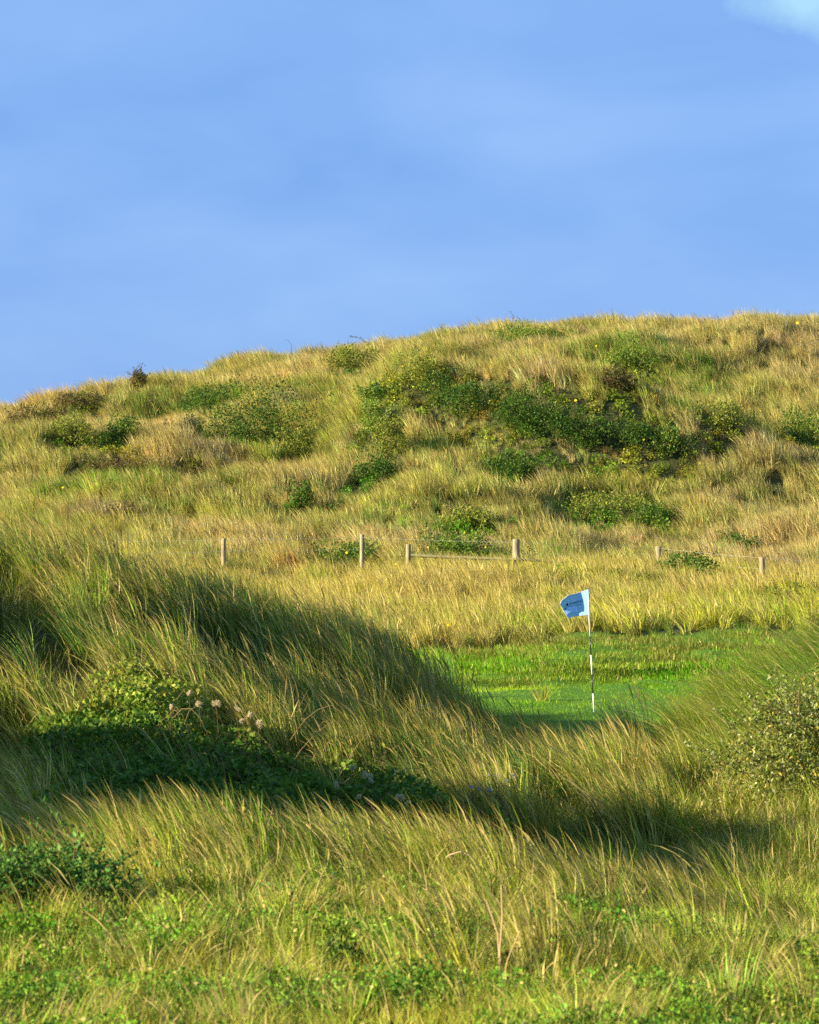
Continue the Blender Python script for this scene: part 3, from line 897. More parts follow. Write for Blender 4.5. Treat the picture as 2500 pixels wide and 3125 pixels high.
    t = mixc(GREEN*1.0, c_(.20, .33, .045), rng.random(n)**1.4); t = mixc(t, YELLOW, np.clip(vnoise(p[:, 0], p[:, 1], .6, 154), 0, 1)*.6)
    scatter('leafy_herbs', 'fresh green small-leaved herbs filling the foreground', 'herbs', C_HERB, p, rng.uniform(.6, 1.3, n),
            rng.uniform(-3, 3, n), jitter(t, .25), np.full(n, .10))
    p = sample(1100, 13.5, 20.5, lambda x, y: .1 + .9*sstep(-.1, .4, vnoise(x, y, .7, 160)), left=-3.6, m=.8)
    n = len(p)
    scatter('mixed_meadow_grass', 'loose straw and green blades rising from the foreground herbs', 'grass', C_TALL, p, rng.uniform(.28, .55, n),
            rng.uniform(-3.14, 3.14, n), jitter(mixc(YELLOW*1.15, c_(.18, .30, .04), rng.random(n)), .2), rng.uniform(.05, .6, n))
    # short grass of the foreground
    p = sample(5200, 12.5, 24, lambda x, y: clearance(x, y)*.6+.4, left=-5, m=1.5)
    n = len(p); nz_ = vnoise(p[:, 0], p[:, 1], .9, 90)
    t = mixc(YELLOW*1.15, c_(.20, .32, .04), np.clip(.5 + nz_, 0, 1))
    scatter('foreground_grass', 'soft short yellow-green grass in the foreground', 'grass', C_SHORT, p, rng.uniform(.5, 1.15, n),
            rng.uniform(-3.14, 3.14, n), jitter(t), np.clip(.22 + .2*nz_, .03, .6))
    # undergrowth on the middle ridges and hollow
    p = sample(5000, 24, 44, lambda x, y: 1 - green_mask(x, y), left=-8)
    n = len(p)
    scatter('undergrowth_grass', 'short shaded grass at the foot of the marram on the ridges', 'grass', C_SHORT, p, rng.uniform(.6, 1.2, n),
            rng.uniform(-3.14, 3.14, n), jitter(np.repeat(OLIVE[None], n, 0)), np.full(n, .25))
    # the mown green, with a rougher collar behind
    p = sample(9000, 36.5, 59, lambda x, y: green_mask(x, y) > .35, m=1.5)
    n = len(p); rough = sstep(48.5, 53, p[:, 1] + 1.0*vnoise(p[:, 0], p[:, 1], 2., 95))
    nz_ = vnoise(p[:, 0], p[:, 1], 1.2, 96)
    t = mixc(c_(.12, .30, .012), c_(.27, .42, .025), np.clip(.5 + nz_ + .3*vnoise(p[:, 0], p[:, 1], .35, 98), 0, 1)); t = mixc(t, c_(.14, .17, .03), rough*np.clip(.4+nz_, 0, 1))
    scatter('green_turf', 'close-mown bright green turf round the flagstick', 'turf', C_TURF, p, 1.5 + .5*rng.random(n) + rough*1.6*rng.random(n),
            rng.uniform(-3.14, 3.14, n), jitter(t, .12), .02 + .08*rough, tiltxy=.05)
    p = sample(2600, 49.5, 59.5, lambda x, y: (green_mask(x, y) > .2) * (.02 + .98*sstep(53, 56, y)) * sstep(-.4, .5, vnoise(x, y, 1.1, 97)), m=1.5)
    n = len(p)
    t = mixc(c_(.10, .24, .02), YELLOW*.8, rng.random(n)*.7)
    scatter('collar_grass', 'rough green grass tufts round the back edge of the green', 'grass', C_SHORT, p, rng.uniform(.35, .8, n),
            rng.uniform(-3.14, 3.14, n), jitter(t), np.full(n, .2))
build_grass()

# leafy ground cover in the foreground
def build_cover():
    g = np.random.default_rng(5)
    n = 60000
    y = g.uniform(12.5, 21, n); x = g.uniform(-1, 1, n) * (.165*y + .8)
    u = upx(x, y)
    m = sstep(-.25, .35, vnoise(x, y, .7, 110) + .5*vnoise(x, y, .3, 111) + .1)
    m = m * (1 - sstep(18.8, 20.5, y))
    k = g.random(n) < m
    x, y = x[k], y[k]
    hgt = .20 + .12*vnoise(x, y, .4, 112)
    z = H(x, y) + hgt * g.random(len(x))**.5
    pal = np.array([(.06, .16, .02), (.10, .22, .03), (.16, .28, .04), (.28, .32, .06), (.26, .09, .03)])
    ci = g.choice(5, len(x), p=[.33, .33, .22, .10, .02])
    V, Fi, lp, C = leaf_cloud(np.column_stack([x, y, z]), .030, pal[ci]*g.uniform(.7, 1.3, len(x))[:, None], .6, .2, g)
    o = link('leafy_ground_cover', mesh_np('leafy_ground_cover', V, Fi, lp, M_LEAF, False, {'col': ('FLOAT_COLOR', C)}))
    tag(o, 'carpet of small green leaves between the grass in the foreground', 'ground cover', kind='stuff')
build_cover()

# ------------------------------------------------------------------ flagstick
def simple_mat(name, col, rough=.5, spec=.4, noise=None):
    m, n, out = newmat(name)
    p = N(n, 'ShaderNodeBsdfPrincipled')
    p.inputs['Base Color'].default_value = (*col, 1)
    p.inputs['Roughness'].default_value = rough
    p.inputs['Specular IOR Level'].default_value = spec
    if noise:
        tcn = N(n, 'ShaderNodeTexCoord'); nn = N(n, 'ShaderNodeTexNoise')
        mpn = N(n, 'ShaderNodeMapping'); mpn.inputs['Scale'].default_value = noise[0]
        nn.inputs['Scale'].default_value = 1; nn.inputs['Detail'].default_value = 6
        r = N(n, 'ShaderNodeValToRGB')
        r.color_ramp.elements[0].position = .3; r.color_ramp.elements[1].position = .7
        r.color_ramp.elements[0].color = (*noise[1], 1); r.color_ramp.elements[1].color = (*noise[2], 1)
        n.links.new(tcn.outputs['Object'], mpn.inputs[0]); n.links.new(mpn.outputs[0], nn.inputs['Vector'])
        n.links.new(nn.outputs[0], r.inputs[0]); n.links.new(r.outputs[0], p.inputs['Base Color'])
        b = N(n, 'ShaderNodeBump'); b.inputs['Strength'].default_value = .5; b.inputs['Distance'].default_value = .01
        n.links.new(nn.outputs[0], b.inputs['Height']); n.links.new(b.outputs[0], p.inputs['Normal'])
    n.links.new(p.outputs[0], out.inputs['Surface'])
    return m

M_WHITE = simple_mat('white_gloss_pole', (.82, .82, .80), .3, .5)
M_BLACK = simple_mat('black_gloss_pole', (.02, .02, .022), .3, .5)
M_NAVY = simple_mat('navy_print', (.012, .012, .06), .8, .1)
M_PRINT = simple_mat('pale_print', (.55, .55, .62), .8, .1)

def lathe(name, prof, sides, mat, parent, axis0, axis1, smooth=True):
    """profile of (distance along axis, radius)"""
    a0, a1 = Vector(axis0), Vector(axis1)
    d = (a1 - a0).normalized()
    q = d.to_track_quat('Z', 'Y')
    V = []; Fi = []; lp = []
    for s, r in prof:
        for k in range(sides):
            a = 2*math.pi*k/sides
            V.append(a0 + d*s + q @ Vector((math.cos(a)*r, math.sin(a)*r, 0)))
    m = len(prof)
    for i in range(m-1):
        for k in range(sides):
            k2 = (k+1) % sides
            Fi += [i*sides+k, i*sides+k2, (i+1)*sides+k2, (i+1)*sides+k]; lp.append(4)
    Fi += list(range(sides))[::-1]; lp.append(sides)
    Fi += [(m-1)*sides + k for k in range(sides)]; lp.append(sides)
    me = mesh_np(name, np.array([tuple(v) for v in V]), Fi, lp, mat)
    if smooth:
        me.polygons.foreach_set('use_smooth', [True]*(len(lp)-2) + [False, False])
    return link(name, me, parent)

def build_flag():
    Y = 45.7
    toW = lambda u, v, yy=Y: Vector(((u-1250)/F*yy, yy, (1562.5-v)/F*yy))
    bx, bz = toW(1813, 2178).x, None
    gz = float(H(bx, Y))
    base = Vector((bx, Y, gz))
    top = toW(1793.5, 1796)
    root = thing('golf_flagstick', 'tall black and white striped flagstick with a blue and white flag on the green', 'golf flag', base)
    rel = lambda p: Vector(p) - base
    d = (top - base).normalized(); Lp = (top - base).length
    zv = [2179, 2116, 2059, 1999, 1942, 1800]
    cuts = [(base.z - toW(0, v).z) for v in zv]
    ss = [max(0, (toW(0, v).z - base.z) / d.z) for v in zv]
    ss[0] = -.08
    for i in range(5):
        m = M_WHITE if i % 2 == 0 else M_BLACK
        lathe('pole_section', [(ss[i], .0098), (ss[i+1] - (.001 if i < 4 else 0), .0098)], 14, m, root, (0, 0, 0), tuple(d))
    lathe('pole_tip', [(ss[5]-.002, .0085), (ss[5]+.018, .0085), (ss[5]+.024, .004)], 12, M_BLACK, root, (0, 0, 0), tuple(d))
    # cup
    lathe('cup_rim', [(-.05, .055), (-.012, .055), (-.012, .05), (-.05, .05)], 20, M_WHITE, root, (0, 0, 0), (0, 0, 1))
    # flag cloth: rows from the pole to the free edge, the outer part swings towards the viewer
    NS, NT = 64, 48
    def row(t):
        # t 0 top, 1 bottom; photo outline of this row
        tops = np.array([[1795, 1799], [1780, 1804], [1765, 1809], [1750, 1813], [1740, 1815], [1731, 1818], [1722, 1826], [1714, 1832], [1708, 1843]], float)
        bots = np.array([[1797.5, 1875], [1787, 1877], [1777, 1878], [1767, 1879.5], [1757, 1881], [1751, 1881.5], [1745, 1882.5], [1740, 1885], [1736.5, 1889]], float)
        return tops, bots
    tops, bots = row(0)
    sk = np.linspace(0, 1, len(tops)); S = np.linspace(0, 1, NS)
    T = np.linspace(0, 1, NT)
    tu, tv = hermite(sk, tops[:, 0][None], S)[0], hermite(sk, tops[:, 1][None], S)[0]
    bu, bv = hermite(sk, bots[:, 0][None], S)[0], hermite(sk, bots[:, 1][None], S)[0]
    # free edge bows right in its upper half
    U = tu[None]*(1-T[:, None]) + bu[None]*T[:, None]
    Vv = tv[None]*(1-T[:, None]) + bv[None]*T[:, None]
    U = U - (S[None]**3) * 4.0*np.sin(np.pi*T[:, None])*(T[:, None]-.25)
    # shaded part starts at sb(t)
    tk = np.array([0, .06, .28, .42, .6, .80, .815, .9, 1.0]); sbk = np.array([.20, .25, .33, .42, .40, .37, .46, .48, .53])
    sb = np.interp(T, tk, sbk)
    SG = S[None] - sb[:, None]
    ang = np.radians(-3 + 23.5 * sstep(-.012, .012, SG))            # heading: minus = away from viewer
    ang = ang - np.radians(9) * sstep(.8, 1, S[None]) * (1 - sstep(.2, .5, T[:, None]))
    dx = -np.gradient(U, axis=1) * Y / F
    dep = np.cumsum(-np.tan(ang) * dx, axis=1)
    dep = dep - dep[:, :1]
    # lit hem curls back along the free edge near the upper corner
    YY = Y + dep
    X = (U - 1250) / F * Y
    Z = (1562.5 - Vv) / F * Y
    V = np.stack([X - base.x, YY - base.y, Z - base.z], -1).reshape(-1, 3)
    i, j = np.meshgrid(np.arange(NT-1), np.arange(NS-1), indexing='ij')
    q = np.stack([i*NS+j, i*NS+j+1, (i+1)*NS+j+1, (i+1)*NS+j], -1).reshape(-1, 4)
    # cloth
    m, n, out = newmat('pale_blue_cloth')
    p = N(n, 'ShaderNodeBsdfPrincipled'); p.inputs['Roughness'].default_value = .9
    p.inputs['Base Color'].default_value = (.39, .68, 1.0, 1); p.inputs['Specular IOR Level'].default_value = .1
    wv_ = N(n, 'ShaderNodeTexNoise'); wv_.inputs['Scale'].default_value = 60
    tcc = N(n, 'ShaderNodeTexCoord'); n.links.new(tcc.outputs['Object'], wv_.inputs['Vector'])
    n.links.new(p.outputs[0], out.inputs['Surface'])
    me = mesh_np('flag', V, q.ravel(), np.full(len(q), 4), m, True)
    fo = link('flag', me, root)
    so = fo.modifiers.new('thickness', 'SOLIDIFY'); so.thickness = .0012; so.offset = 0
    fo['label'] = 'pale blue flag blown to the left, its outer part turned from the sun'
    # white hem on the free edge, top and bottom
    P3 = V.reshape(NT, NS, 3)
    hem = []
    hem.append(P3[0, :, :]); hem.append(P3[-1, :, :]); hem.append(P3[:, -1, :])
    Vh, Fh, lh, _ = tube_mesh(hem, [.0034, .0022, .0034], 6)
    link('hem', mesh_np('hem', Vh, Fh, lh, M_WHITE, True), fo)
    # sleeve round the pole
    paths = [[tuple(rel(toW(1795, 1799))), tuple(rel(toW(1798.5, 1876)))]]
    Vh, Fh, lh, _ = tube_mesh(paths, [.0135], 12)
    link('sleeve', mesh_np('sleeve', Vh, Fh, lh, m, True), fo)
    # surface lookup by photo coordinates
    Uf, Vf = U.ravel(), Vv.ravel(); Pf = V
    def on_cloth(a, b):
        d2 = (Uf - a)**2 + (Vf - b)**2
        ii = np.argsort(d2)[:4]; w_ = 1/(d2[ii] + .01)
        yv = (Pf[ii, 1]*w_).sum()/w_.sum()
        return ((a-1250)/F*Y - base.x, yv - .0045, (1562.5-b)/F*Y - base.z)
    def poly(name, pts, mat):
        Vp = [on_cloth(a, b) for a, b in pts]
        bm = bmesh.new()
        vs_ = [bm.verts.new(v) for v in Vp]
        bm.faces.new(vs_)
        bmesh.ops.triangulate(bm, faces=bm.faces[:])
        me = bpy.data.meshes.new(name); bm.to_mesh(me); bm.free(); me.materials.append(mat)
        link(name, me, fo)
    k = 140/1725
    E = lambda l: [(1690 + a*k, 1780 + b*k) for a, b in l]
    poly('emblem', E([(510, 745), (545, 770), (540, 830), (515, 860), (480, 815), (470, 790)]), M_NAVY)
    poly('emblem', E([(470, 820), (515, 860), (510, 890), (450, 930), (415, 940), (420, 905), (455, 870)]), M_PRINT)
    poly('emblem', E([(415, 950), (490, 905), (470, 945), (430, 1005), (410, 990)]), M_NAVY)
    poly('emblem', E([(530, 850), (605, 832), (600, 850), (525, 875)]), M_NAVY)
    poly('emblem', E([(415, 870), (460, 875), (430, 900)]), M_NAVY)
    def text(body, x0, y0, x1, y1, size):
        cu = bpy.data.curves.new('lettering', 'FONT'); cu.body = body; cu.size = 1.0; cu.resolution_u = 2
        to = bpy.data.objects.new('lettering', cu); COL.objects.link(to)
        dg = bpy.context.evaluated_depsgraph_get(); dg.update()
        me = bpy.data.meshes.new_from_object(to.evaluated_get(dg))
        bpy.data.objects.remove(to)
        co = np.array([v.co[:] for v in me.vertices])
        wmax = co[:, 0].max()
        vx = np.array([x1-x0, y1-y0], float); Ln = np.linalg.norm(vx); vx /= Ln; vy = np.array([vx[1], -vx[0]])
        for v in me.vertices:
            a = v.co.x / wmax * Ln; b_ = v.co.y * size
            q2 = np.array([x0, y0]) + vx*a + vy*b_
            v.co = on_cloth(q2[0], q2[1])
        me.materials.clear(); me.materials.append(M_NAVY)
        o = link('lettering', me, fo)
    text('SAUNTON', 1739, 1847, 1779, 1836, 9.0)
    text('GOLF CLUB', 1741, 1852, 1775, 1845, 4.5)
build_flag()

# ------------------------------------------------------------------ fence
M_WOOD = simple_mat('weathered_post_wood', (.4, .3, .17), .85, .15, ((30, 30, 3), (.13, .10, .055), (.46, .38, .23)))
M_RAIL = simple_mat('mossy_rail_wood', (.3, .28, .12), .85, .15, ((6, 30, 30), (.17, .16, .06), (.40, .35, .17)))
M_WIRE = simple_mat('galvanised_wire', (.42, .43, .42), .5, .5)

def build_fence():
    root = thing('wire_fence', 'post and wire fence with one wooden rail across the foot of the far dune', 'fence', (0, 79.0, float(H(0, 79))))
    o = np.array(root.location)
    posts = [(683, 1642, 14, 79.5, 0), (1105, 1630, 14, 80.5, 0), (1247, 1660, 16, 78.6, .0), (1575, 1645, 23, 78.6, 0),
             (1900, 1693, 12, 83.5, 0), (2010, 1667, 16, 82.0, 0), (2326, 1700, 17, 77.0, .0)]
    tops = []
    for i, (u, v, wpx, Y, _) in enumerate(posts):
        x = (u-1250)/F*Y; zt = (1562.5-v)/F*Y; zb = float(H(x, Y)) - .15
        r = wpx/F*Y/2
        t = [(.0, .012), (-.0, .0), (.01, .0), (-.02, .01), (0.03, 0), (0, 0), (-.015, 0)][i]
        a0 = np.array([x - t[0], Y - t[1], zb]) - o; a1 = np.array([x, Y, zt]) - o
        Ln = np.linalg.norm(a1-a0)
        g = np.random.default_rng(i)
        prof = [(0, r*1.04), (Ln*.3, r*1.02), (Ln*.6, r*.99), (Ln*.9, r*.97), (Ln-.02, r*.96), (Ln-.004, r*.88)]
        lathe('post', prof, 14, M_WOOD, root, tuple(a0), tuple(a1))
        tops.append((x, Y, zt, r))
    def bar(name, p, q, r, mat, sag=0, n=2, sides=8):
        p, q = np.array(p), np.array(q)
        pts = [p*(1-t) + q*t - np.array([0, 0, sag*4*t*(1-t)]) for t in np.linspace(0, 1, n)]
        V, Fi, lp, _ = tube_mesh([np.array(pts) - o], [r], sides)
        return link(name, mesh_np(name, V, Fi, lp, mat, True), root)
    at = lambda u, v, Y: ((u-1250)/F*Y, Y, (1562.5-v)/F*Y)
    bar('rail', at(1254, 1695, 78.45), at(1572, 1707, 78.42), .045, M_RAIL, .01, 6)
    bar('rail', at(1578, 1707, 78.43), at(1790, 1722, 78.9), .042, M_RAIL, 0, 4)
    for r_, off in ((1, 0), (2, 36)):
        ch = [(300, 1652, 79.4), (683, 1647, 79.4), (1105, 1640, 80.4)]
        for a, b in zip(ch[:-1], ch[1:]):
            bar('wire', at(a[0], a[1]+off, a[2]-.07), at(b[0], b[1]+off, b[2]-.07), .0022, M_WIRE, .02, 8, 4)
    bar('wire', at(1105, 1640, 80.3), at(1575, 1655, 78.5), .0022, M_WIRE, .02, 8, 4)
    ch = [(1575, 1655, 78.5), (2010, 1673, 81.8), (2326, 1702, 76.9), (2620, 1722, 76.9)]
    for a, b in zip(ch[:-1], ch[1:]):
        bar('wire', at(*a), at(*b), .0022, M_WIRE, .02, 8, 4)
        bar('wire', at(a[0], a[1]+34, a[2]), at(b[0], b[1]+34, b[2]), .0018, M_WIRE, .02, 8, 4)
build_fence()

# ------------------------------------------------------------------ single plants one can point to
M_FLUFF = leaf_material('seed_fluff', .95, .4, .05)

def seedhead(u, v, y0, rpx, label, tone=(.58, .50, .36), fill=1):
    x, y, z = hit(u, v + 12, y0, lift=.62)
    z = (1562.5 - v)/F*y
    g = np.random.default_rng(int(u*7 + v))
    root = thing('clematis_seed_head', label, 'seed head', (x, y, z), 'fluffy seed heads on the brambles')
    n = 190; r = rpx/F*y
    d = g.normal(0, 1, (n, 3)); d /= np.linalg.norm(d, axis=1)[:, None]
    blob = g.normal(0, .45, (3, 3)) * r
    c = blob[g.integers(0, 3, n)]
    a = c + d*r*.15; b = c + d*r*g.uniform(.5, 1.0, n)[:, None]
    e = np.cross(d, g.normal(0, 1, (n, 3))); e /= np.linalg.norm(e, axis=1)[:, None]
    wd = .0035
    V = np.stack([a, b - e*wd, b + e*wd], 1).reshape(-1, 3)
    Fi = np.arange(3*n); C = np.repeat(np.array(tone)[None]*g.uniform(.8, 1.2, n)[:, None], 3, axis=0)
    link('fluff', mesh_np('fluff', V, Fi, np.full(n, 3), M_FLUFF, False, {'col': ('FLOAT_COLOR', C)}), root)['kind'] = 'stuff'
    zg = float(H(x, y)) - z
    V, Fi, lp, C = tube_mesh([np.array([[.03, .02, zg], [.02, .01, zg*.4], [0, 0, -r*.3]])], [.0025], 4, [c_(.16, .11, .05)])
    link('stem', mesh_np('stem', V, Fi, lp, M_DRYLEAF, True, {'col': ('FLOAT_COLOR', C)}), root)

SH = [(577, 2116, 11, 'single pale seed head highest on the bramble thicket'),
      (522, 2158, 10, 'seed head at the left end of the bramble group, small and greyish'),
      (608, 2150, 13, 'fluffy seed head left of the brightest one on the brambles'),
      (660, 2150, 15, 'brightest whitish seed head on the bramble thicket'),
      (722, 2165, 9, 'small seed head just right of the brightest one'),
      (757, 2184, 13, 'seed head at the upper right of the right-hand trio'),
      (742, 2203, 10, 'seed head at the lower left of the right-hand trio'),
      (788, 2206, 13, 'seed head at the right end of the bramble row'),
      (1077, 2342, 11, 'round cream seed head on a yellow-leaved shoot'),
      (1116, 2362, 14, 'woolly seed head just right of the round cream one'),
      (1132, 2382, 8, 'small brown seed head under the woolly one'),
      (1222, 2432, 14, 'pale seed head among blades above the near ridge'),
      (1248, 2450, 8, 'dull brown seed head right of the pale one above the near ridge'),
      (1025, 2395, 10, 'dim seed head left of the round cream one'),
      (1098, 2428, 10, 'whitish seed head low in the dark hollow'),
      (1124, 2440, 8, 'flat whitish seed head right beside the low one in the hollow')]
for u, v, r, lab in SH:
    seedhead(u, v, 25.5, r*.8, lab)

def daisy(u, v, y0, rpx, name, label, cat, group, petal, centre, np_=9, face=(-.3, -.9, .35), stem=.25):
    x, y, z = hit(u, v + 8, y0, lift=.6)
    z = (1562.5 - v)/F*y
    g = np.random.default_rng(int(u*3 + v))
    root = thing(name, label, cat, (x, y, z), group)
    q = Vector(face).to_track_quat('Z', 'Y'); r = rpx/F*y
    V = []; Fi = []; lp = []
    for k in range(np_):
        a = 2*math.pi*k/np_; b = math.pi/np_*.85
        pts = [(0, 0, .1*r), (math.cos(a-b)*r*.7, math.sin(a-b)*r*.7, .25*r), (math.cos(a)*r, math.sin(a)*r, .18*r), (math.cos(a+b)*r*.7, math.sin(a+b)*r*.7, .25*r)]
        o_ = len(V)
        V += [tuple(q @ Vector(p)) for p in pts]
        Fi += [o_, o_+1, o_+2, o_+3]; lp.append(4)
    C = np.repeat(np.array(petal)[None], len(V), 0)
    link('petals', mesh_np('petals', np.array(V), Fi, lp, M_PETAL, False, {'col': ('FLOAT_COLOR', C)}), root)['kind'] = 'stuff'
    zg = float(H(x, y)) - z
    Vs, Fs, ls, Cs = tube_mesh([np.array([[.04, .0, min(zg, -.1)], [.02, 0, zg*.5], [0, 0, 0]])], [.004], 4, [c_(.10, .13, .03)])
    link('stem', mesh_np('stem', Vs, Fs, ls, M_DRYLEAF, True, {'col': ('FLOAT_COLOR', Cs)}), root)

YEL = (.80, .62, .02)
for u, v, y0, r, lab in [
        (1757, 1222, 70, 8, 'yellow flower on the slope above the diagonal gully'),
        (1417, 1626, 66, 7, 'yellow flower left above the thickest fence post'),
        (1058, 1687, 66, 7, 'yellow flower just left of the plain fence post'),
        (1306, 1670, 66, 5, 'yellow flower right above the wooden rail'),
        (1208, 1722, 66, 5, 'tiny yellow flower left of the post at the rail end'),
        (1965, 1342, 66, 6, 'yellow flower by the rounded shrub below the gully'),
        (2433, 986, 100, 8, 'yellow flower near the skyline at the right'),
        (1820, 1056, 90, 5, 'yellow flower high on the dune under the skyline'),
        (192, 1488, 70, 6, 'yellow flower on the left terrace of the dune'),
        (1367, 1908, 55, 6, 'yellow flower by the left back corner of the green'),
        (1482, 1670, 66, 5, 'yellow flower above the middle of the wooden rail')]:
    daisy(u, v, y0, r*.68, 'yellow_flower', lab, 'flower', 'yellow flowers on the dune', YEL, YEL, 6)
for u, v, r, lab in [(1492, 2362, 10, 'pale bluish flower at the top left of the shaded group'), (1520, 2366, 12, 'pale bluish flower at the top centre of the shaded group'),
                     (1566, 2368, 12, 'pale bluish flower at the right end of the shaded group'), (1546, 2384, 10, 'faint bluish flower below the right pair'),
                     (1440, 2402, 9, 'small bluish flower at the lower left of the shaded group'), (1462, 2406, 9, 'small bluish flower next to the lower left one'),
                     (1494, 2410, 11, 'bluish flower at the lower right of the shaded group')]:
    daisy(u, v, 24.5, r*.8, 'pale_flower', lab, 'flower', 'pale flowers in the shade of the hollow', (.28, .30, .33), YEL, 11)

def stalk(name, label, cat, pts, rads, col, group=None, extra=None):
    """pts: list of polylines in world space"""
    b = np.array(pts[0][0], float)
    root = thing(name, label, cat, tuple(b), group)
    for p, r in zip(pts, rads):
        V, Fi, lp, C = tube_mesh([np.array(p, float) - b], [np.array(r)], 5, [c_(*col)])
        link('stem', mesh_np('stem', V, Fi, lp, M_DRYLEAF, True, {'col': ('FLOAT_COLOR', C)}), root)
    return root

def px_path(uv, Y, k=0.0):
    return [((u-1250)/F*(Y + k*i), Y + k*i, (1562.5-v)/F*(Y + k*i)) for i, (u, v) in enumerate(uv)]

PALE = (.52, .36, .17)
y = hit(1530, 3070, 12)[1]
stalk('dry_stem', 'tall forked dry stem at the bottom right of centre', 'dry stem',
      [px_path([(1531, 3080), (1530, 3000), (1526, 2900), (1534, 2800), (1530, 2700)], y), px_path([(1526, 2960), (1520, 2850), (1500, 2790), (1484, 2745)], y, .01),
       px_path([(1531, 3000), (1550, 2930), (1565, 2890), (1588, 2840)], y, -.01)],
      [[.006, .006, .005, .005, .004], [.005, .005, .004, .003], [.004, .004, .003, .003]], PALE)
y = hit(1460, 2760, 15)[1]
stalk('bent_straw', 'pale dead grass blade arching over in front of the near ridge', 'dry stem',
      [px_path([(1462, 2660), (1452, 2635), (1430, 2608), (1402, 2600), (1370, 2610), (1345, 2632)], y - .3)], [[.006, .007, .007, .007, .006, .003]], (.62, .45, .24))
y = hit(1270, 3090, 12)[1]
stalk('arching_blade', 'thick yellow grass blade arching from the bottom edge left of the forked stem', 'grass blade',
      [px_path([(1275, 3140), (1240, 3050), (1200, 2970), (1165, 2900), (1140, 2870), (1110, 2850)], y)], [[.007, .007, .006, .005, .004, .002]], (.42, .36, .10))
stalk('arching_blade', 'second thick yellow blade close to the right of the arching one', 'grass blade',
      [px_path([(1300, 3140), (1290, 3080), (1270, 3020), (1240, 2970), (1190, 2920)], y)], [[.006, .006, .005, .004, .002]], (.44, .36, .10))
y = hit(70, 2560, 16)[1]
stalk('bramble_cane', 'bare brown cane slanting down from the left edge above the leafy bush', 'cane',
      [px_path([(75, 2660), (70, 2560), (62, 2500), (30, 2440), (-20, 2395)], y)], [[.006, .007, .007, .007, .006]], (.34, .20, .10))
stalk('bramble_cane', 'thin pale cane standing up beside the slanting brown one', 'cane',
      [px_path([(84, 2650), (72, 2520), (80, 2470), (96, 2420)], y)], [[.005, .005, .004, .003]], (.50, .38, .24))
stalk('bramble_cane', 'pale horizontal cane in the grass right of the left-hand canes', 'cane',
      [px_path([(220, 2640), (225, 2555), (280, 2538), (322, 2530)], y+.3)], [[.004, .004, .004, .003]], (.46, .34, .22))
x0, y, z0 = hit(165, 2480, 16)
stalk('bramble_cane', 'short upright brown cane above the feathery bush', 'cane',
      [px_path([(172, 2560), (170, 2470), (172, 2380)], y)], [[.005, .004, .003]], (.36, .22, .10))
y = hit(664, 1730, 28)[1]
stalk('bare_stick', 'bleached bare stick leaning left beside the left fence post', 'stick',
      [px_path([(672, 1740), (655, 1668), (640, 1645), (626, 1626)], y)], [[.006, .005, .004, .003]], (.66, .56, .48))
y = 33.5
stalk('tall_straw', 'single tall straw blade on the left of the middle ridge', 'grass blade',
      [px_path([(128, 1960), (134, 1860), (146, 1800), (155, 1760)], y)], [[.006, .005, .004, .002]], (.50, .42, .14))

def dock(u0, v0, v1, y0, label, col):
    x, y, z = hit(u0, v0, y0)
    g = np.random.default_rng(int(u0))
    b = np.array([x, y, z])
    ztop = (1562.5 - v1)/F*y - z
    lean = -(v0 - v1)/F*y*.25
    pts = np.array([[0, 0, -.03], [lean*.3, 0, ztop*.5], [lean, 0, ztop]])
    root = thing('dock_stem', label, 'plant', tuple(b), 'rust-brown dock stems')
    V, Fi, lp, C = tube_mesh([pts], [np.array([.006, .005, .003])], 5, [c_(*col)])
    link('stem', mesh_np('stem', V, Fi, lp, M_DRYLEAF, True, {'col': ('FLOAT_COLOR', C)}), root)
    n = 260; t = g.uniform(.5, 1, n)
    Pp = np.stack([np.interp(t, [0, .5, 1], pts[:, 0]), 0*t, np.interp(t, [0, .5, 1], pts[:, 2])], 1) + g.normal(0, .022, (n, 3)) * (1.3 - t)[:, None]*1.6
    V, Fi, lp, C = leaf_cloud(Pp, .02, np.repeat(np.array(col)[None], n, 0)*g.uniform(.6, 1.4, n)[:, None], .7, 0, g)
    link('seeds', mesh_np('seeds', V, Fi, lp, M_DRYLEAF, False, {'col': ('FLOAT_COLOR', C)}), root)['kind'] = 'stuff'
dock(612, 1800, 1700, 28, 'rust-brown dock seed stem on the middle ridge left of the left fence post', (.20, .055, .02))
dock(1372, 2030, 1950, 36, 'dark dock stem at the left edge of the green', (.07, .04, .02))
dock(1392, 2030, 1960, 36, 'second dark dock stem just right of the first at the edge of the green', (.08, .045, .02))

# shoots standing against the sky
def shoot(uv, Y, label, r=.012, leaves=0, col=(.14, .12, .05)):
    p = px_path(uv, Y)
    root = stalk('skyline_shoot', label, 'shoot', [p], [np.linspace(r, r*.5, len(uv))], col, 'shoots on the skyline')
    if leaves:
        g = np.random.default_rng(int(uv[0][0]))
        pp = np.array(p) - np.array(p[0])
        t = g.uniform(0, 1, leaves)
        Pp = np.stack([np.interp(t, np.linspace(0, 1, len(pp)), pp[:, k]) for k in range(3)], 1) + g.normal(0, .035, (leaves, 3))
        V, Fi, lp, C = leaf_cloud(Pp, .09, np.repeat(np.array([[.07, .10, .03]]), leaves, 0)*g.uniform(.7, 1.4, leaves)[:, None], .6, .2, g)
        link('leaves', mesh_np('leaves', V, Fi, lp, M_LEAF, False, {'col': ('FLOAT_COLOR', C)}), root)['kind'] = 'stuff'
shoot([(893, 1085), (888, 1050), (880, 1040), (868, 1037)], 136, 'thin hooked shoot on the skyline left of centre')
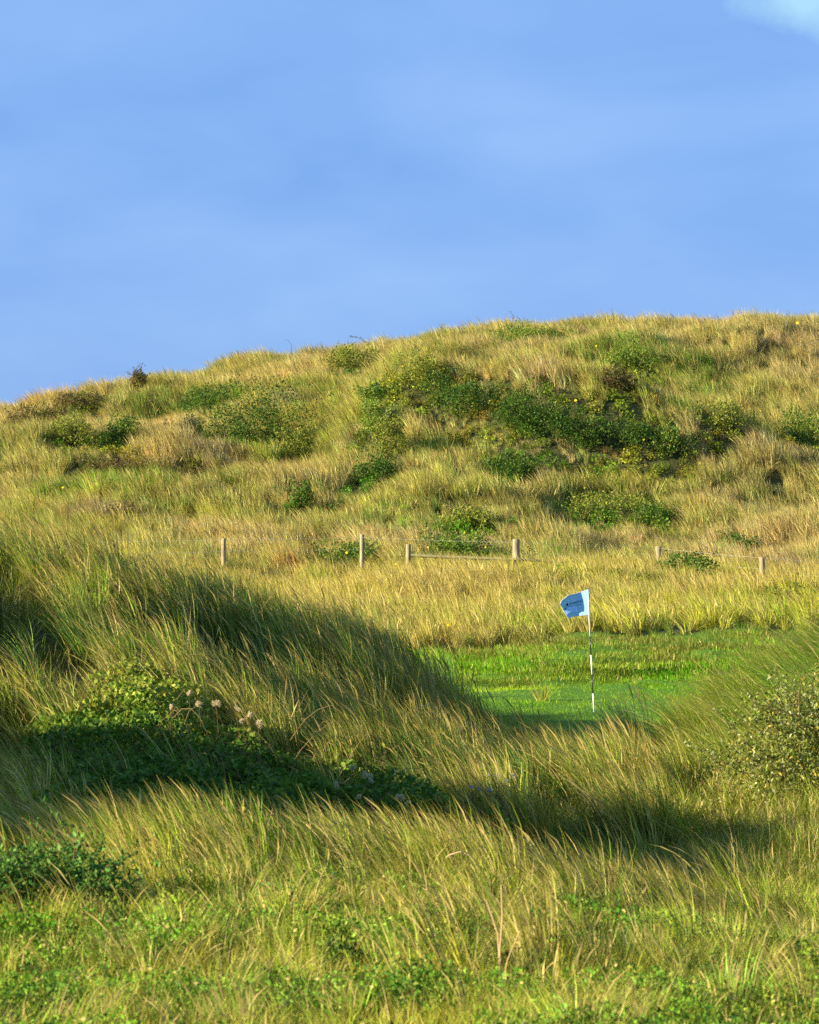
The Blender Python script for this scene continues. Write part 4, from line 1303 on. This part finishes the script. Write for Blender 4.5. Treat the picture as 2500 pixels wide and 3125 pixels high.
shoot([(1125, 1052), (1105, 1036), (1085, 1028), (1065, 1026)], 137, 'leafy bramble shoot arching left over the skyline', .012, 26)
shoot([(1568, 985), (1566, 965), (1558, 950), (1552, 952)], 138, 'dark hooked shoot above the skyline bramble', .014, 8)
shoot([(1500, 990), (1485, 975), (1470, 970)], 138, 'pale arching shoot left of the dark hooked one', .010, 0, (.5, .4, .25))
shoot([(1340, 1015), (1350, 990), (1362, 988)], 138, 'small leafy shoot on the skyline right of centre', .010, 8)
shoot([(2474, 1000), (2472, 965), (2476, 945)], 138, 'tall thin shoot on the skyline near the right edge', .012, 6)
shoot([(2455, 1000), (2450, 975), (2458, 962)], 138, 'shorter shoot beside the tall thin one at the right', .010, 4)
shoot([(810, 1098), (800, 1080), (795, 1062)], 136, 'faint twiggy shoot left of the hooked one', .010, 0, (.3, .22, .15))

# tufts standing alone
def lone_tuft(u, v, y0, scale, me_coll, label, tcol, dryv, rz=0, group='single tufts of marram', zpx=None):
    x, y, z = hit(u, v, y0)
    me = random.choice(list(me_coll.objects)).data.copy()
    ob = link('marram_tuft', me)
    ob.location = (x, y, z); ob.scale = (scale,)*3; ob.rotation_euler = (0, 0, rz)
    ob['tint'] = [float(c) for c in tcol]; ob['dry'] = float(dryv)
    tag(ob, label, 'grass tuft', group)
M1 = OLIVE*1.2
for u, v, y0, s, c, lab, col, dr, rz in [
    (1870, 985, 110, 1.35, C_FAR, 'dark tuft sticking up highest on the skyline', OLIVE*.9, .5, 0),
    (1900, 990, 110, 1.1, C_FAR, 'second dark tuft right of the highest skyline tuft', OLIVE*.8, .5, .3),
    (2000, 985, 110, 1.0, C_FAR, 'low dark tuft further right along the skyline', OLIVE*.8, .5, .3),
    (2300, 990, 110, 1.2, C_FAR, 'bluish green tuft on the right skyline', BLUEG, .2, .3),
    (1680, 2400, 28, .95, C_TALL, 'pale upright tuft in front of the shadow at the near edge of the green', BLUEG*1.5, .15, .9),
    (1655, 2140, 38, .75, C_TUS, 'pale tuft alone on the shaded left edge of the green', YELLOW, .3, .5),
    (2090, 2420, 28, .9, C_TALL, 'pale green tuft left of the willow bush', YELLOW*1.0, .3, -.3),
    (1150, 2230, 30, .8, C_TALL, 'upright straw-tipped tuft at the end of the bramble thicket', YELLOW, .3, 1.2),
    (1560, 2760, 18, .95, C_TALL, 'brightest yellow tuft on the near ridge', YELLOW*1.3, .35, 0),
    (640, 1990, 30, .8, C_TALL, 'green tuft in front of the left fence post', BLUEG*1.2, .15, .1),
    (700, 2000, 30, .85, C_TALL, 'tall straw-tipped tuft just right of the left fence post', OLIVE*1.2, .3, -.1),
    (60, 2900, 15, .62, C_TALL, 'pale tuft standing in front of the lower left bush', YELLOW*1.1, .35, .2),
    (250, 2900, 15, .66, C_TALL, 'yellow tuft at the right foot of the lower left bush', YELLOW*1.2, .4, -.2),
    (560, 2440, 22, .95, C_TALL, 'tall green tuft in front of the bramble thicket', GREEN*1.5, .15, 0),
    (380, 2480, 21, 1.0, C_TALL, 'tall grey-green tuft left of the green one before the brambles', BLUEG*1.1, .25, .2),
    (1850, 1905, 56, 1.0, C_TUS, 'yellow tussock at the back edge of the green right of the flag', YELLOW*1.3, .5, 0),
    (2080, 1900, 56, 1.15, C_TUS, 'tall straw tussock at the back edge of the green', STRAW, .6, .4),
    (2150, 1895, 56, 1.1, C_TUS, 'second straw tussock right of the tall one behind the green', STRAW, .6, .8),
    (2290, 1890, 56, 1.1, C_TUS, 'straw tussock furthest right behind the green', STRAW*1.1, .5, 1.8),
]:
    lone_tuft(u, v, y0, s, c, lab, col, dr, rz)
